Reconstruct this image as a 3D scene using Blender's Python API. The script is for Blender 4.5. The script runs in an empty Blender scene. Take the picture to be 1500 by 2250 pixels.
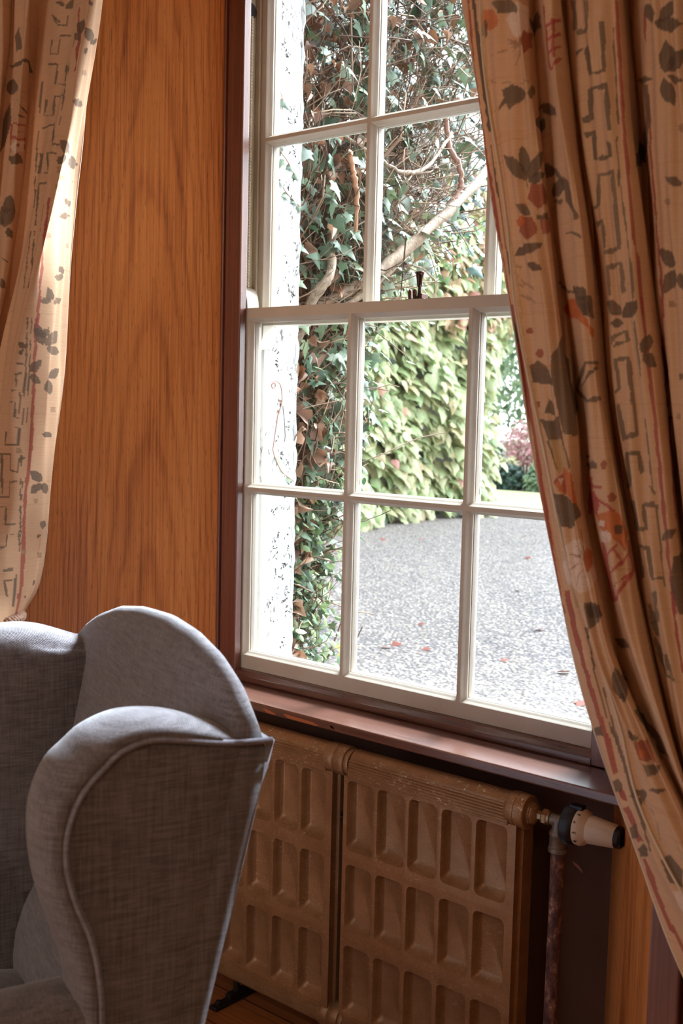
import bpy, bmesh, math, random
import numpy as np
from mathutils import Vector, Matrix
random.seed(7); np.random.seed(7)
scene = bpy.context.scene
C = scene.collection
PI = math.pi
# metres; x along the window wall, y outwards through the window, z up; room floor at FZ, drive outside at GZ
FZ, GZ = -0.81, -0.70

# ------------------------------------------------------------------ camera
YAW, PIT, ROL = 0.70335, -0.08948, 0.02378
CAM = Vector((2.05872, -2.04541, 0.63346))
fw = Vector((-math.sin(YAW)*math.cos(PIT), math.cos(YAW)*math.cos(PIT), math.sin(PIT)))
r0 = Vector((math.cos(YAW), math.sin(YAW), 0)); u0 = r0.cross(fw)
rt = r0*math.cos(ROL)+u0*math.sin(ROL); up = u0*math.cos(ROL)-r0*math.sin(ROL)
cd = bpy.data.cameras.new('camera'); cam = bpy.data.objects.new('camera', cd); C.objects.link(cam)
M = Matrix((rt, up, -fw)).transposed().to_4x4(); M.translation = CAM
cam.matrix_world = M
cd.sensor_fit = 'VERTICAL'; cd.sensor_height = 36.0; cd.sensor_width = 24.0
cd.lens = 2500.8*36/2250
cd.clip_start = 0.02; cd.clip_end = 200
cd.dof.use_dof = True; cd.dof.focus_distance = 2.55; cd.dof.aperture_fstop = 7.0
scene.camera = cam

# ------------------------------------------------------------------ sky, sun, added fill lights, exposure
SKY = 3.6; GLOW = 11.0; SUN = 1.8; ROOM = 31.0; WARM_FILL = 18.0
w = bpy.data.worlds.new('sky'); scene.world = w; w.use_nodes = True
nt = w.node_tree; bg = nt.nodes['Background']
tc = nt.nodes.new('ShaderNodeTexCoord'); sp = nt.nodes.new('ShaderNodeSeparateXYZ'); rp = nt.nodes.new('ShaderNodeValToRGB')
nt.links.new(tc.outputs['Generated'], sp.inputs[0]); nt.links.new(sp.outputs['Z'], rp.inputs[0])
rp.color_ramp.elements[0].position = 0.0; rp.color_ramp.elements[0].color = (0.93, 0.95, 0.97, 1)
rp.color_ramp.elements[1].position = 0.9; rp.color_ramp.elements[1].color = (0.66, 0.80, 1.0, 1)
nt.links.new(rp.outputs[0], bg.inputs[0])
# thin overcast: the sky is brightest around the veiled sun
dp = nt.nodes.new('ShaderNodeVectorMath'); dp.operation = 'DOT_PRODUCT'; dp.inputs[1].default_value = Vector((.42, .66, .60)).normalized()
nt.links.new(tc.outputs['Generated'], dp.inputs[0])
def wmath(op, a, b):
    o = nt.nodes.new('ShaderNodeMath'); o.operation = op
    nt.links.new(a, o.inputs[0]); o.inputs[1].default_value = b; return o.outputs[0]
gl = wmath('ADD', wmath('MULTIPLY', wmath('POWER', wmath('MAXIMUM', dp.outputs['Value'], 0.0), 4.0), GLOW), SKY)
nt.links.new(gl, bg.inputs[1])
def lamp(name, kind, loc, target, energy, color, **kw):
    l = bpy.data.lights.new(name, kind); o = bpy.data.objects.new(name, l); C.objects.link(o)
    l.energy = energy; l.color = color
    for k, v in kw.items(): setattr(l, k, v)
    o.location = loc
    o.rotation_euler = (Vector(target)-Vector(loc)).to_track_quat('-Z', 'Y').to_euler()
    return o
lamp('hazy_sun', 'SUN', (6, 8.6, 8.4), (0, 0, 0.6), SUN, (1.0, 0.95, 0.88), angle=math.radians(20))
# added area light high outside, standing in for bright sky to lift the room
lamp('outside_fill', 'AREA', (0.75, 5.2, 5.9), (0.55, -0.6, 0.2), 880.0, (0.84, 0.92, 1.0), shape='RECTANGLE', size=3.0, size_y=2.4, spread=math.radians(52))
# added fill behind the camera to brighten the room; that wall has no window
lamp('rear_fill', 'AREA', (-0.15, -4.5, 0.75), (0.8, 0, 0.2), ROOM, (1.0, 0.90, 0.82), shape='RECTANGLE', size=1.5, size_y=1.9)
lamp('warm_fill', 'POINT', (2.7, -2.7, 1.7), (0, 0, 0), WARM_FILL, (1.0, 0.74, 0.5), shadow_soft_size=0.18)  # added warm fill for the chair's near side; no lamp hangs here
vs = scene.view_settings
vs.view_transform = 'Standard'; vs.look = 'None'; vs.exposure = 0.0; vs.gamma = 1.0; vs.use_curve_mapping = False
scene.cycles.use_denoising = True
scene.cycles.max_bounces = 8; scene.cycles.diffuse_bounces = 4; scene.cycles.transparent_max_bounces = 24
scene.cycles.sample_clamp_indirect = 4.0

# ------------------------------------------------------------------ helpers
def hexc(r, g, b):
    f = lambda c: (c/255/12.92) if c/255 <= .04045 else ((c/255+.055)/1.055)**2.4
    return (f(r), f(g), f(b), 1)
class MB:
    """collects verts and faces of ONE mesh"""
    def __init__(s): s.v = []; s.f = []
    def add(s, vs, fs):
        n = len(s.v); s.v += [tuple(p) for p in vs]; s.f += [tuple(i+n for i in f) for f in fs]; return s
    def box(s, a, b):
        x0,y0,z0 = a; x1,y1,z1 = b
        return s.add([(x0,y0,z0),(x1,y0,z0),(x1,y1,z0),(x0,y1,z0),(x0,y0,z1),(x1,y0,z1),(x1,y1,z1),(x0,y1,z1)],
                     [(0,3,2,1),(4,5,6,7),(0,1,5,4),(1,2,6,5),(2,3,7,6),(3,0,4,7)])
    def prism(s, poly, f0, f1):
        """poly of 2-tuples; f0/f1 map (a,b)->3-D for the two ends"""
        n = len(poly)
        vs = [f0(*p) for p in poly]+[f1(*p) for p in poly]
        fs = [tuple(range(n))[::-1], tuple(range(n, 2*n))]+[(i, (i+1) % n, n+(i+1) % n, n+i) for i in range(n)]
        return s.add(vs, fs)
    def tube(s, pts, rad, n=10, cap=True, squash=None):
        pts = [Vector(p) for p in pts]; m = len(pts)
        R = rad if hasattr(rad, '__len__') else [rad]*m
        T = [(pts[min(i+1, m-1)]-pts[max(i-1, 0)]).normalized() for i in range(m)]
        a = Vector((0, 0, 1)) if abs(T[0].z) < .9 else Vector((1, 0, 0))
        N = (a-T[0]*a.dot(T[0])).normalized(); vs = []
        for i in range(m):
            N = (N-T[i]*N.dot(T[i])).normalized(); B = T[i].cross(N)
            for k in range(n):
                t = 2*PI*k/n
                vs.append(pts[i]+(N*math.cos(t)+B*math.sin(t)*(squash or 1))*R[i])
        fs = [(i*n+k, i*n+(k+1) % n, (i+1)*n+(k+1) % n, (i+1)*n+k) for i in range(m-1) for k in range(n)]
        if cap: fs += [tuple(range(n))[::-1], tuple(range((m-1)*n, m*n))]
        return s.add(vs, fs)
    def lathe(s, prof, org, axis, n=32):
        """prof of (distance along axis, radius)"""
        org = Vector(org); A = Vector(axis).normalized()
        a = Vector((0, 0, 1)) if abs(A.z) < .9 else Vector((1, 0, 0))
        N = (a-A*a.dot(A)).normalized(); B = A.cross(N); vs = []
        for d, r in prof:
            for k in range(n):
                t = 2*PI*k/n; vs.append(org+A*d+(N*math.cos(t)+B*math.sin(t))*r)
        m = len(prof)
        fs = [(i*n+k, i*n+(k+1) % n, (i+1)*n+(k+1) % n, (i+1)*n+k) for i in range(m-1) for k in range(n)]
        fs += [tuple(range(n))[::-1], tuple(range((m-1)*n, m*n))]
        return s.add(vs, fs)
    def build(s, name, mat, parent=None, smooth=False, bevel=0, seg=2, angle=35):
        me = bpy.data.meshes.new(name); me.from_pydata(s.v, [], s.f)
        bm = bmesh.new(); bm.from_mesh(me); bmesh.ops.recalc_face_normals(bm, faces=bm.faces); bm.to_mesh(me); bm.free()
        o = bpy.data.objects.new(name, me); C.objects.link(o); me.materials.append(mat)
        if parent: o.parent = parent
        if bevel:
            b = o.modifiers.new('bevel', 'BEVEL'); b.width = bevel; b.segments = seg; b.limit_method = 'ANGLE'; b.angle_limit = math.radians(angle)
            b.harden_normals = False
        if smooth:
            for p in me.polygons: p.use_smooth = True
            try: me.set_sharp_from_angle(angle=math.radians(smooth if smooth is not True else 45))
            except Exception: pass
        return o
def tag(o, label=None, cat=None, group=None, kind=None):
    if label: o['label'] = label
    if cat: o['category'] = cat
    if group: o['group'] = group
    if kind: o['kind'] = kind
    return o
def empty(name, loc=(0, 0, 0), rz=0):
    o = bpy.data.objects.new(name, None); C.objects.link(o); o.location = loc; o.rotation_euler = (0, 0, rz); o.empty_display_size = .05
    return o
def np_mesh(name, V, F, mat, parent=None, smooth=False, cols=None):
    """fast mesh from arrays V (n,3), F (m,k)"""
    me = bpy.data.meshes.new(name); k = F.shape[1]
    me.vertices.add(len(V)); me.vertices.foreach_set('co', V.astype(np.float32).ravel())
    me.loops.add(F.size); me.loops.foreach_set('vertex_index', F.astype(np.int32).ravel())
    me.polygons.add(len(F)); me.polygons.foreach_set('loop_start', np.arange(0, F.size, k, dtype=np.int32))
    if smooth: me.polygons.foreach_set('use_smooth', np.ones(len(F), bool))
    if cols is not None:
        a = me.color_attributes.new('print', 'FLOAT_COLOR', 'POINT')
        a.data.foreach_set('color', np.concatenate([cols, np.ones((len(cols), 1))], 1).astype(np.float32).ravel())
    me.update(calc_edges=True); me.validate()
    o = bpy.data.objects.new(name, me); C.objects.link(o); me.materials.append(mat)
    if parent: o.parent = parent
    return o

# ------------------------------------------------------------------ materials
def mat(name, col=(.5, .5, .5, 1), rough=.5, metal=0, **kw):
    m = bpy.data.materials.new(name); m.use_nodes = True
    b = m.node_tree.nodes['Principled BSDF']
    b.inputs['Base Color'].default_value = col; b.inputs['Roughness'].default_value = rough; b.inputs['Metallic'].default_value = metal
    for k, v in kw.items(): b.inputs[k].default_value = v
    return m
class G:
    """small node-graph helper"""
    def __init__(s, m): s.m = m; s.t = m.node_tree; s.b = s.t.nodes['Principled BSDF']
    def n(s, kind, **kw):
        o = s.t.nodes.new('ShaderNode'+kind)
        for k, v in kw.items():
            if k in o.bl_rna.properties and k not in ('name',): setattr(o, k, v)
            else: o.inputs[k].default_value = v
        return o
    def l(s, a, b): s.t.links.new(a, b)
    def coords(s, scale=(1, 1, 1), rot=(0, 0, 0), loc=(0, 0, 0)):
        t = s.n('TexCoord'); m = s.n('Mapping'); s.l(t.outputs['Object'], m.inputs[0])
        m.inputs['Scale'].default_value = scale; m.inputs['Rotation'].default_value = rot; m.inputs['Location'].default_value = loc
        return m.outputs[0]
    def noise(s, vec, scale=5, detail=4, rough=.55, dist=0):
        o = s.n('TexNoise'); s.l(vec, o.inputs['Vector']); o.inputs['Scale'].default_value = scale
        o.inputs['Detail'].default_value = detail; o.inputs['Roughness'].default_value = rough; o.inputs['Distortion'].default_value = dist
        return o.outputs[0]
    def ramp(s, fac, stops, interp='LINEAR'):
        o = s.n('ValToRGB'); s.l(fac, o.inputs[0]); cr_ = o.color_ramp; cr_.interpolation = interp
        while len(cr_.elements) < len(stops): cr_.elements.new(.5)
        for e, (p, c) in zip(cr_.elements, stops): e.position = p; e.color = c if len(c) == 4 else (*c, 1)
        return o.outputs[0]
    def mix(s, fac, a, b, mode='MIX'):
        o = s.n('Mix', data_type='RGBA', blend_type=mode)
        for v, i in ((fac, 0), (a, 6), (b, 7)):
            if hasattr(v, 'is_linked'): s.l(v, o.inputs[i])
            else: o.inputs[i].default_value = v
        return o.outputs[2]
    def math(s, op, a, b=0.0, c=0.0):
        o = s.n('Math', operation=op)
        for v, i in ((a, 0), (b, 1), (c, 2)):
            if hasattr(v, 'is_linked'): s.l(v, o.inputs[i])
            else: o.inputs[i].default_value = v
        return o.outputs[0]
    def color(s, v): s.l(v, s.b.inputs['Base Color']); return s
    def rough(s, v): s.l(v, s.b.inputs['Roughness']); return s
    def bump(s, h, strength=.3, dist=.002):
        o = s.n('Bump'); s.l(h, o.inputs['Height']); o.inputs['Strength'].default_value = strength; o.inputs['Distance'].default_value = dist
        s.l(o.outputs[0], s.b.inputs['Normal']); return s
BW = [(0, (0, 0, 0)), (1, (1, 1, 1))]

def wood(name, light, mid, dark, rough=.35, scale=1.0, figure=True, along='z', u0=(.17, .55), coat=.2, slant=.5):
    """varnished timber: parabolic figure, straight grain and pores running along one axis"""
    m = mat(name, rough=rough); g = G(m); g.b.inputs['Coat Weight'].default_value = coat; g.b.inputs['Coat Roughness'].default_value = .26; g.b.inputs['Coat IOR'].default_value = 1.6
    tc = g.n('TexCoord'); sx = g.n('SeparateXYZ'); g.l(tc.outputs['Object'], sx.inputs[0])
    ax = {'x': 0, 'y': 1, 'z': 2}[along]
    cross = g.math('ADD', sx.outputs[0 if ax != 0 else 1], g.math('MULTIPLY', sx.outputs[2 if ax == 0 else 1], slant if ax == 2 else -.7))
    lng = sx.outputs[ax]
    cv = g.n('CombineXYZ'); g.l(cross, cv.inputs[0]); g.l(lng, cv.inputs[1]); cvec = cv.outputs[0]
    def mp(sx_, sy_):
        m_ = g.n('Mapping'); g.l(cvec, m_.inputs[0]); m_.inputs['Scale'].default_value = (sx_, sy_, 1); return m_.outputs[0]
    fine = g.noise(mp(230*scale, 2.2*scale), 1, 5, .65)
    broad = g.noise(mp(13*scale, .9*scale), 1, 3, .5)
    du = g.math('SUBTRACT', cross, u0[0])
    f = g.math('ADD', g.math('MULTIPLY', g.math('MULTIPLY', du, du), 30*scale), g.math('MULTIPLY', lng, .42))
    f = g.math('ADD', f, g.math('MULTIPLY', g.noise(mp(22, 5), 1, 3, .5), .16))
    ring = g.math('SINE', g.math('MULTIPLY', f, 46.0))
    ring = g.math('POWER', g.math('MULTIPLY_ADD', ring, .5, .5), 3.0)
    t = g.math('ADD', g.math('MULTIPLY', fine, .60), g.math('MULTIPLY', broad, .36))
    if figure: t = g.math('SUBTRACT', t, g.math('MULTIPLY', ring, .085))
    col = g.ramp(t, [(.30, dark), (.46, mid), (.66, light)])
    pores = g.noise(mp(420*scale, 26*scale), 1, 2, .5)
    pm = g.ramp(pores, [(.31, (1, 1, 1)), (.39, (0, 0, 0))])
    col = g.mix(g.math('MULTIPLY', pm, .45), col, (dark[0]*.45, dark[1]*.4, dark[2]*.4, 1))
    g.color(col); g.bump(pores, .12, .0006)
    rr = g.ramp(broad, [(.3, (rough*.8,)*3), (.7, (min(1, rough*1.3),)*3)]); g.rough(rr)
    return m
oak = wood('oak_panel', hexc(236, 164, 94), hexc(212, 134, 70), hexc(156, 88, 44), rough=.42, coat=.15, u0=(-.255, 0))
oak_right = wood('oak_panel_right', hexc(236, 164, 94), hexc(212, 134, 70), hexc(156, 88, 44), rough=.42, coat=.15, u0=(1.3, 0), slant=-.5)
mahog = wood('dark_trim_wood', hexc(142, 86, 68), hexc(110, 62, 50), hexc(76, 42, 36), rough=.30, figure=False, coat=.9, scale=.7)
sillwood = wood('sill_wood', hexc(128, 84, 68), hexc(100, 62, 50), hexc(72, 42, 34), rough=.22, figure=False, along='x', coat=1.0, scale=.6)
darkwood = wood('dark_panelling', hexc(100, 48, 32), hexc(76, 34, 24), hexc(50, 22, 16), rough=.4, figure=False, coat=.3)
floorwood = wood('floor_boards', hexc(176, 110, 62), hexc(150, 88, 46), hexc(104, 58, 30), rough=.42, along='x', figure=False, scale=.6)

def paint(name, col, rough=.42, dirt=.25, wear=(.5, .45, .4, 1)):
    m = mat(name, col, rough); g = G(m)
    n1 = g.noise(g.coords(), 9, 5, .6); n2 = g.noise(g.coords((1, 1, .35)), 60, 3, .6)
    c = g.mix(g.math('MULTIPLY', g.ramp(n1, [(.45, (0, 0, 0)), (.75, (1, 1, 1))]), dirt), col, wear)
    g.color(c); g.bump(n2, .25, .0006); return m
cream = paint('cream_gloss_paint', (.57, .52, .44, 1), .35, .35, (.40, .35, .28, 1))
lining = paint('old_cream_paint', (.46, .40, .29, 1), .5, .5, (.30, .24, .16, 1))
recess = mat('dark_brown_wall', hexc(66, 42, 32), .7); g = G(recess)
g.color(g.mix(g.noise(g.coords(), 14, 5), hexc(84, 56, 44), hexc(108, 74, 58))); g.bump(g.noise(g.coords(), 90, 3), .3, .001)
plaster = mat('room_plaster', hexc(214, 196, 172), .9); g = G(plaster)
g.color(g.mix(g.noise(g.coords(), 6, 4), hexc(208, 188, 162), hexc(222, 206, 184)))
# white limewashed masonry with small dark specks left by old ivy
white = mat('limewash', (.86, .87, .85, 1), .9); g = G(white)
v = g.coords((1, 1, 1)); n = g.noise(v, 16, 6, .65, .4)
sc_ = g.noise(g.coords((1, 1, .45)), 60, 6, .75, 1.2)
specks = g.math('MULTIPLY', g.ramp(sc_, [(.56, (0, 0, 0)), (.59, (1, 1, 1))]), g.ramp(g.noise(v, 7, 2), [(.47, (0, 0, 0)), (.56, (1, 1, 1))]))
base = g.mix(g.ramp(n, BW), (.30, .32, .335, 1), (.38, .38, .365, 1))
g.color(g.mix(specks, base, (.06, .045, .04, 1))); g.bump(n, .35, .003)
glass = bpy.data.materials.new('window_glass'); glass.use_nodes = True
gt = glass.node_tree; gt.nodes.clear()
go = gt.nodes.new('ShaderNodeOutputMaterial'); gm = gt.nodes.new('ShaderNodeMixShader'); ga = gt.nodes.new('ShaderNodeBsdfTransparent'); gg = gt.nodes.new('ShaderNodeBsdfGlossy'); gf = gt.nodes.new('ShaderNodeFresnel')
gf.inputs[0].default_value = 1.35; ga.inputs[0].default_value = (.975, .985, .98, 1); gg.inputs['Roughness'].default_value = .02
gt.links.new(gf.outputs[0], gm.inputs[0]); gt.links.new(ga.outputs[0], gm.inputs[1]); gt.links.new(gg.outputs[0], gm.inputs[2]); gt.links.new(gm.outputs[0], go.inputs[0])
bronze = mat('bronze_radiator_paint', hexc(180, 132, 84), .36, .35); g = G(bronze)
n = g.noise(g.coords(), 22, 6, .65); c = g.mix(g.ramp(n, [(.35, (0, 0, 0)), (.7, (1, 1, 1))]), hexc(150, 112, 76), hexc(172, 134, 96))
n3 = g.noise(g.coords((1, 1, 1)), 260, 2, .5); c = g.mix(g.math('MULTIPLY', g.ramp(n3, [(.4, (0, 0, 0)), (.65, (1, 1, 1))]), .35), c, hexc(132, 84, 50))
chip = g.math('MULTIPLY', g.ramp(g.noise(g.coords((1, 1, 2.2)), 85, 4, .7, .6), [(.60, (0, 0, 0)), (.62, (1, 1, 1))]), g.ramp(g.noise(g.coords(loc=(3, 1, 2)), 9, 2), [(.46, (0, 0, 0)), (.6, (1, 1, 1))]))
sep = g.n('SeparateXYZ'); tcc = g.n('TexCoord'); g.l(tcc.outputs['Object'], sep.inputs[0])
hi = g.ramp(g.math('MULTIPLY_ADD', sep.outputs[2], 6.0, 1.75), [(.55, (.22,)*3), (.92, (1, 1, 1))])
c = g.mix(g.math('MULTIPLY', chip, hi), c, hexc(230, 214, 186)); g.color(c); g.bump(n3, .3, .0008)
iron = mat('black_iron', hexc(40, 34, 32), .5, .4)
brass = mat('aged_brass', hexc(150, 116, 78), .35, .8); g = G(brass); g.color(g.mix(g.noise(g.coords(), 90, 5), hexc(112, 80, 50), hexc(186, 160, 124)))
steel = mat('dull_galvanised', hexc(128, 116, 104), .45, .6); g = G(steel); g.color(g.mix(g.noise(g.coords(), 120, 5), hexc(92, 80, 70), hexc(152, 142, 130)))
rust = mat('flaking_brown_pipe', hexc(72, 42, 40), .6); g = G(rust)
g.color(g.ramp(g.noise(g.coords((1, 1, .6)), 70, 6, .7), [(.32, hexc(54, 32, 34)), (.50, hexc(92, 60, 56)), (.62, hexc(146, 108, 92)), (.68, hexc(196, 170, 146))])); g.bump(g.noise(g.coords(), 110, 4), .6, .0012)
plastic = mat('cream_plastic', hexc(214, 196, 170), .38)
blackpl = mat('black_plastic', hexc(22, 24, 32), .4)
ink = mat('dark_print', hexc(40, 34, 30), .6)

def fabric(name, a, b, scale=1.0):
    m = mat(name, a, .92); g = G(m); g.b.inputs['Sheen Weight'].default_value = .55; g.b.inputs['Sheen Roughness'].default_value = .4
    g.b.inputs['Sheen Tint'].default_value = (.85, .92, 1, 1)
    h = g.noise(g.coords((25*scale, 25*scale, 260*scale)), 1.0, 3, .6); ver = g.noise(g.coords((300*scale, 300*scale, 16*scale)), 1.0, 3, .6)
    s = g.math('ADD', g.math('MULTIPLY', h, .6), g.math('MULTIPLY', ver, .5))
    big = g.noise(g.coords(), 7, 3)
    c = g.ramp(g.math('ADD', s, g.math('MULTIPLY', g.math('SUBTRACT', big, .5), .15)), [(.40, b), (.68, a)])
    g.color(c)
    wv = g.n('TexWave', wave_type='BANDS', bands_direction='DIAGONAL'); g.l(g.coords((330*scale, 330*scale, 330*scale)), wv.inputs[0]); wv.inputs['Scale'].default_value = .6; wv.inputs['Distortion'].default_value = 2
    g.bump(g.math('ADD', s, g.math('MULTIPLY', wv.outputs[1], .35)), .55, .0022)
    return m
linen = fabric('blue_grey_linen', hexc(138, 134, 142), hexc(98, 93, 97))
pipingm = fabric('linen_piping', hexc(154, 154, 172), hexc(122, 120, 134))
tan_l = fabric('linen_lining', hexc(142, 132, 128), hexc(104, 92, 86))
cloth = mat('printed_curtain_cotton', (.6, .5, .4, 1), .85); g = G(cloth)
at = g.n('Attribute', attribute_name='print'); wv1 = g.noise(g.coords((30, 30, 900)), 1, 2); wv2 = g.noise(g.coords((500, 500, 40)), 1, 2)
slub = g.ramp(g.noise(g.coords((4, 4, 160)), 1, 3), [(.60, (0, 0, 0)), (.72, (1, 1, 1))])
c = g.mix(g.math('MULTIPLY', slub, .25), at.outputs['Color'], hexc(190, 126, 78)); c = g.mix(.22, c, g.ramp(wv1, BW), 'OVERLAY')
g.color(c); g.bump(g.math('ADD', wv1, wv2), .25, .0006)
tr = g.n('BsdfTranslucent'); g.l(c, tr.inputs[0]); mx = g.n('MixShader'); mx.inputs[0].default_value = .22
out = [n_ for n_ in g.t.nodes if n_.type == 'OUTPUT_MATERIAL'][0]
g.l(g.b.outputs[0], mx.inputs[1]); g.l(tr.outputs[0], mx.inputs[2]); g.l(mx.outputs[0], out.inputs[0])

OUTK = .55     # leaves reflect little: overall reflectance of the planting
def leafmat(name, cols, rough=.45, trans=.25, spec=.5, k=1.0):
    cols = [(c[0]*OUTK*k, c[1]*OUTK*k, c[2]*OUTK*k, 1) for c in cols]
    m = mat(name, rough=rough); g = G(m); g.b.inputs['Specular IOR Level'].default_value = spec
    geo = g.n('NewGeometry'); rnd = geo.outputs['Random Per Island']
    c = g.ramp(rnd, [(i/(len(cols)-1), q) for i, q in enumerate(cols)])
    n = g.noise(g.coords(), 45, 3); c = g.mix(.35, c, g.ramp(n, [(.25, (.3, .3, .3)), (.75, (.85, .85, .85))]), 'OVERLAY')
    g.color(c)
    tr = g.n('BsdfTranslucent'); g.l(c, tr.inputs[0]); mx = g.n('MixShader'); mx.inputs[0].default_value = trans
    out = [n_ for n_ in g.t.nodes if n_.type == 'OUTPUT_MATERIAL'][0]
    g.l(g.b.outputs[0], mx.inputs[1]); g.l(tr.outputs[0], mx.inputs[2]); g.l(mx.outputs[0], out.inputs[0]); return m
ivygreen = leafmat('ivy_leaf', [hexc(52, 80, 58), hexc(74, 102, 74), hexc(96, 124, 86), hexc(62, 94, 70), hexc(124, 146, 100), hexc(84, 110, 84)], .6, .12, .25, k=.72)
smallgreen = leafmat('small_climber_leaf', [hexc(70, 108, 70), hexc(112, 146, 88), hexc(158, 182, 118), hexc(92, 128, 84), hexc(184, 198, 140)], .45, .3, k=.85)
deadleaf = leafmat('dead_leaf', [hexc(126, 82, 56), hexc(168, 112, 76), hexc(190, 140, 106), hexc(104, 68, 50), hexc(206, 160, 124)], .7, .2, k=.75)
creeperleaf = leafmat('creeper_leaf', [hexc(178, 188, 134), hexc(152, 172, 114), hexc(196, 202, 152), hexc(134, 158, 102), hexc(200, 192, 146), hexc(184, 196, 140), hexc(196, 180, 136)], .45, .3, k=1.45)
redleaf = leafmat('autumn_leaf', [hexc(204, 136, 112), hexc(206, 170, 136), hexc(206, 196, 146), hexc(196, 130, 118), hexc(190, 200, 136), hexc(206, 196, 156)], .5, .3, k=1.4)
treeleaf = leafmat('tree_leaf', [hexc(112, 142, 104), hexc(140, 166, 124), hexc(168, 190, 142), hexc(96, 128, 98), hexc(188, 204, 158)], .5, .3, k=1.3)
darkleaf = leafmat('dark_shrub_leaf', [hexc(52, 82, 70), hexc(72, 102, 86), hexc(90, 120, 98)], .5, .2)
paleleaf = leafmat('pale_border_leaf', [hexc(176, 194, 160), hexc(206, 214, 188), hexc(132, 164, 130), hexc(222, 222, 196)], .5, .3, k=1.3)
yellowleaf = leafmat('meadow_leaf', [hexc(206, 206, 150), hexc(222, 216, 170), hexc(176, 190, 126), hexc(226, 206, 160)], .5, .3, k=1.3)
pinkleaf = leafmat('pink_blossom', [hexc(226, 168, 168), hexc(214, 140, 150), hexc(234, 196, 190), hexc(190, 190, 150)], .6, .3, k=1.4)
twig = leafmat('twig_bark', [hexc(112, 84, 66), hexc(160, 128, 104), hexc(84, 60, 48), hexc(190, 162, 136)], .8, .0, .2, k=.8)
bark = mat('stripped_branch', hexc(120, 100, 80), .8); g = G(bark); g.color(g.ramp(g.noise(g.coords((14, 14, 14)), 5, 5, .7), [(.3, hexc(70, 54, 42)), (.6, hexc(120, 102, 82))])); g.bump(g.noise(g.coords((60, 60, 20)), 3, 4), .8, .003)
redstem = mat('red_brown_stem', hexc(112, 76, 60), .7)
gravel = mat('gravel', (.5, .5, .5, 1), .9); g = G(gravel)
vo = g.n('TexVoronoi'); g.l(g.coords((1, 1, 1)), vo.inputs['Vector']); vo.inputs['Scale'].default_value = 42
rgb = g.n('SeparateColor'); g.l(vo.outputs['Color'], rgb.inputs[0])
c = g.ramp(rgb.outputs[0], [(0, hexc(92, 90, 96)), (.3, hexc(136, 132, 134)), (.55, hexc(170, 164, 160)), (.75, hexc(194, 182, 166)), (.9, hexc(232, 228, 222)), (1, hexc(176, 160, 140))])
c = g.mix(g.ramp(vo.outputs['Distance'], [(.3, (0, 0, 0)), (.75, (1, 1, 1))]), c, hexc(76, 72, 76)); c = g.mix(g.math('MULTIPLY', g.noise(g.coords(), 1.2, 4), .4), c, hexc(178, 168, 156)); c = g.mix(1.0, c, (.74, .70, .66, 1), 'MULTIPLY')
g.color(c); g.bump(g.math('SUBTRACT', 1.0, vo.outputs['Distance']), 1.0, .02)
lawnm = mat('lawn_grass', hexc(156, 162, 106), .9); g = G(lawnm); g.color(g.mix(g.noise(g.coords(), 30, 5), hexc(142, 152, 90), hexc(172, 172, 122)))
soil = mat('border_soil', hexc(92, 84, 66), .95)
stone = mat('creeper_wall_stone', hexc(150, 150, 140), .9)

# ------------------------------------------------------------------ large structure: room shell
RX0, RX1, RY0, CZ = -2.3, 3.5, -4.6, 2.1        # room extents, ceiling height
LX, RXx, FY = -0.36, 1.36, -0.46                 # front edges of the splayed window recess
WX0, WX1 = -0.066, 1.066                         # back corners of the recess
TOPZ = 1.80
def struct(o, label=None): o['kind'] = 'structure'; return tag(o, label)
b = MB()
b.box((RX0, RY0, FZ-.04), (RX1, .04, FZ))
struct(b.build('floor', floorwood), 'wooden floor boards running parallel to the window wall')
# board joints as narrow grooves are cut in the material-free way: thin dark gaps between boards
b = MB()
for k in range(38):
    y = -.02-k*.125
    b.box((RX0, y-.0018, FZ), (RX1, y+.0018, FZ+.0006))
struct(b.build('trim_floor_joints', darkwood), 'dark joints between the floor boards')
struct(MB().box((RX0, RY0, CZ), (RX1, .04, CZ+.05)).build('ceiling', plaster), 'plain plaster ceiling')
struct(MB().box((RX0-.1, RY0, FZ), (RX0, .04, CZ)).build('wall_left', plaster), 'plain room wall on the left')
struct(MB().box((RX1, RY0, FZ), (RX1+.1, .04, CZ)).build('wall_right', plaster), 'plain room wall on the right')
struct(MB().box((RX0, RY0-.1, FZ), (RX1, RY0, CZ)).build('wall_front', plaster), 'plain room wall facing the window')
# front face of the window wall beside and above the recess: dark panelling with raised mouldings
b = MB()
b.box((RX0, FY, FZ), (LX-.012, FY+.05, CZ)); b.box((RXx+.012, FY, FZ), (RX1, FY+.05, CZ)); b.box((LX-.012, FY, TOPZ+.1), (RXx+.012, FY+.05, CZ))
for x0, x1 in ((-2.2, -1.35), (-1.27, -.46), (1.455, 2.2), (2.28, 3.4)):
    for z0, z1 in ((FZ+.2, 0.0), (.12, CZ-.15)):
        for t, d in ((0, .012), (.018, .022), (.03, .010)):
            b.box((x0+t, FY-d, z0+t), (x0+t+.012, FY+.001, z1-t)); b.box((x1-t-.012, FY-d, z0+t), (x1-t, FY+.001, z1-t))
            b.box((x0+t, FY-d, z0+t), (x1-t, FY+.001, z0+t+.012)); b.box((x0+t, FY-d, z1-t-.012), (x1-t, FY+.001, z1-t))
struct(b.build('wall_back', darkwood, bevel=.002), 'dark wood panelling on the window wall beside the recess')
b = MB().box((RX0, FY-.018, FZ), (LX-.03, FY-.0005, FZ+.14)); b.box((RXx+.05, FY-.018, FZ), (RX1, FY-.0005, FZ+.14))
struct(b.build('baseboard_back', darkwood, bevel=.004), 'dark baseboard under the window wall panelling')
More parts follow.
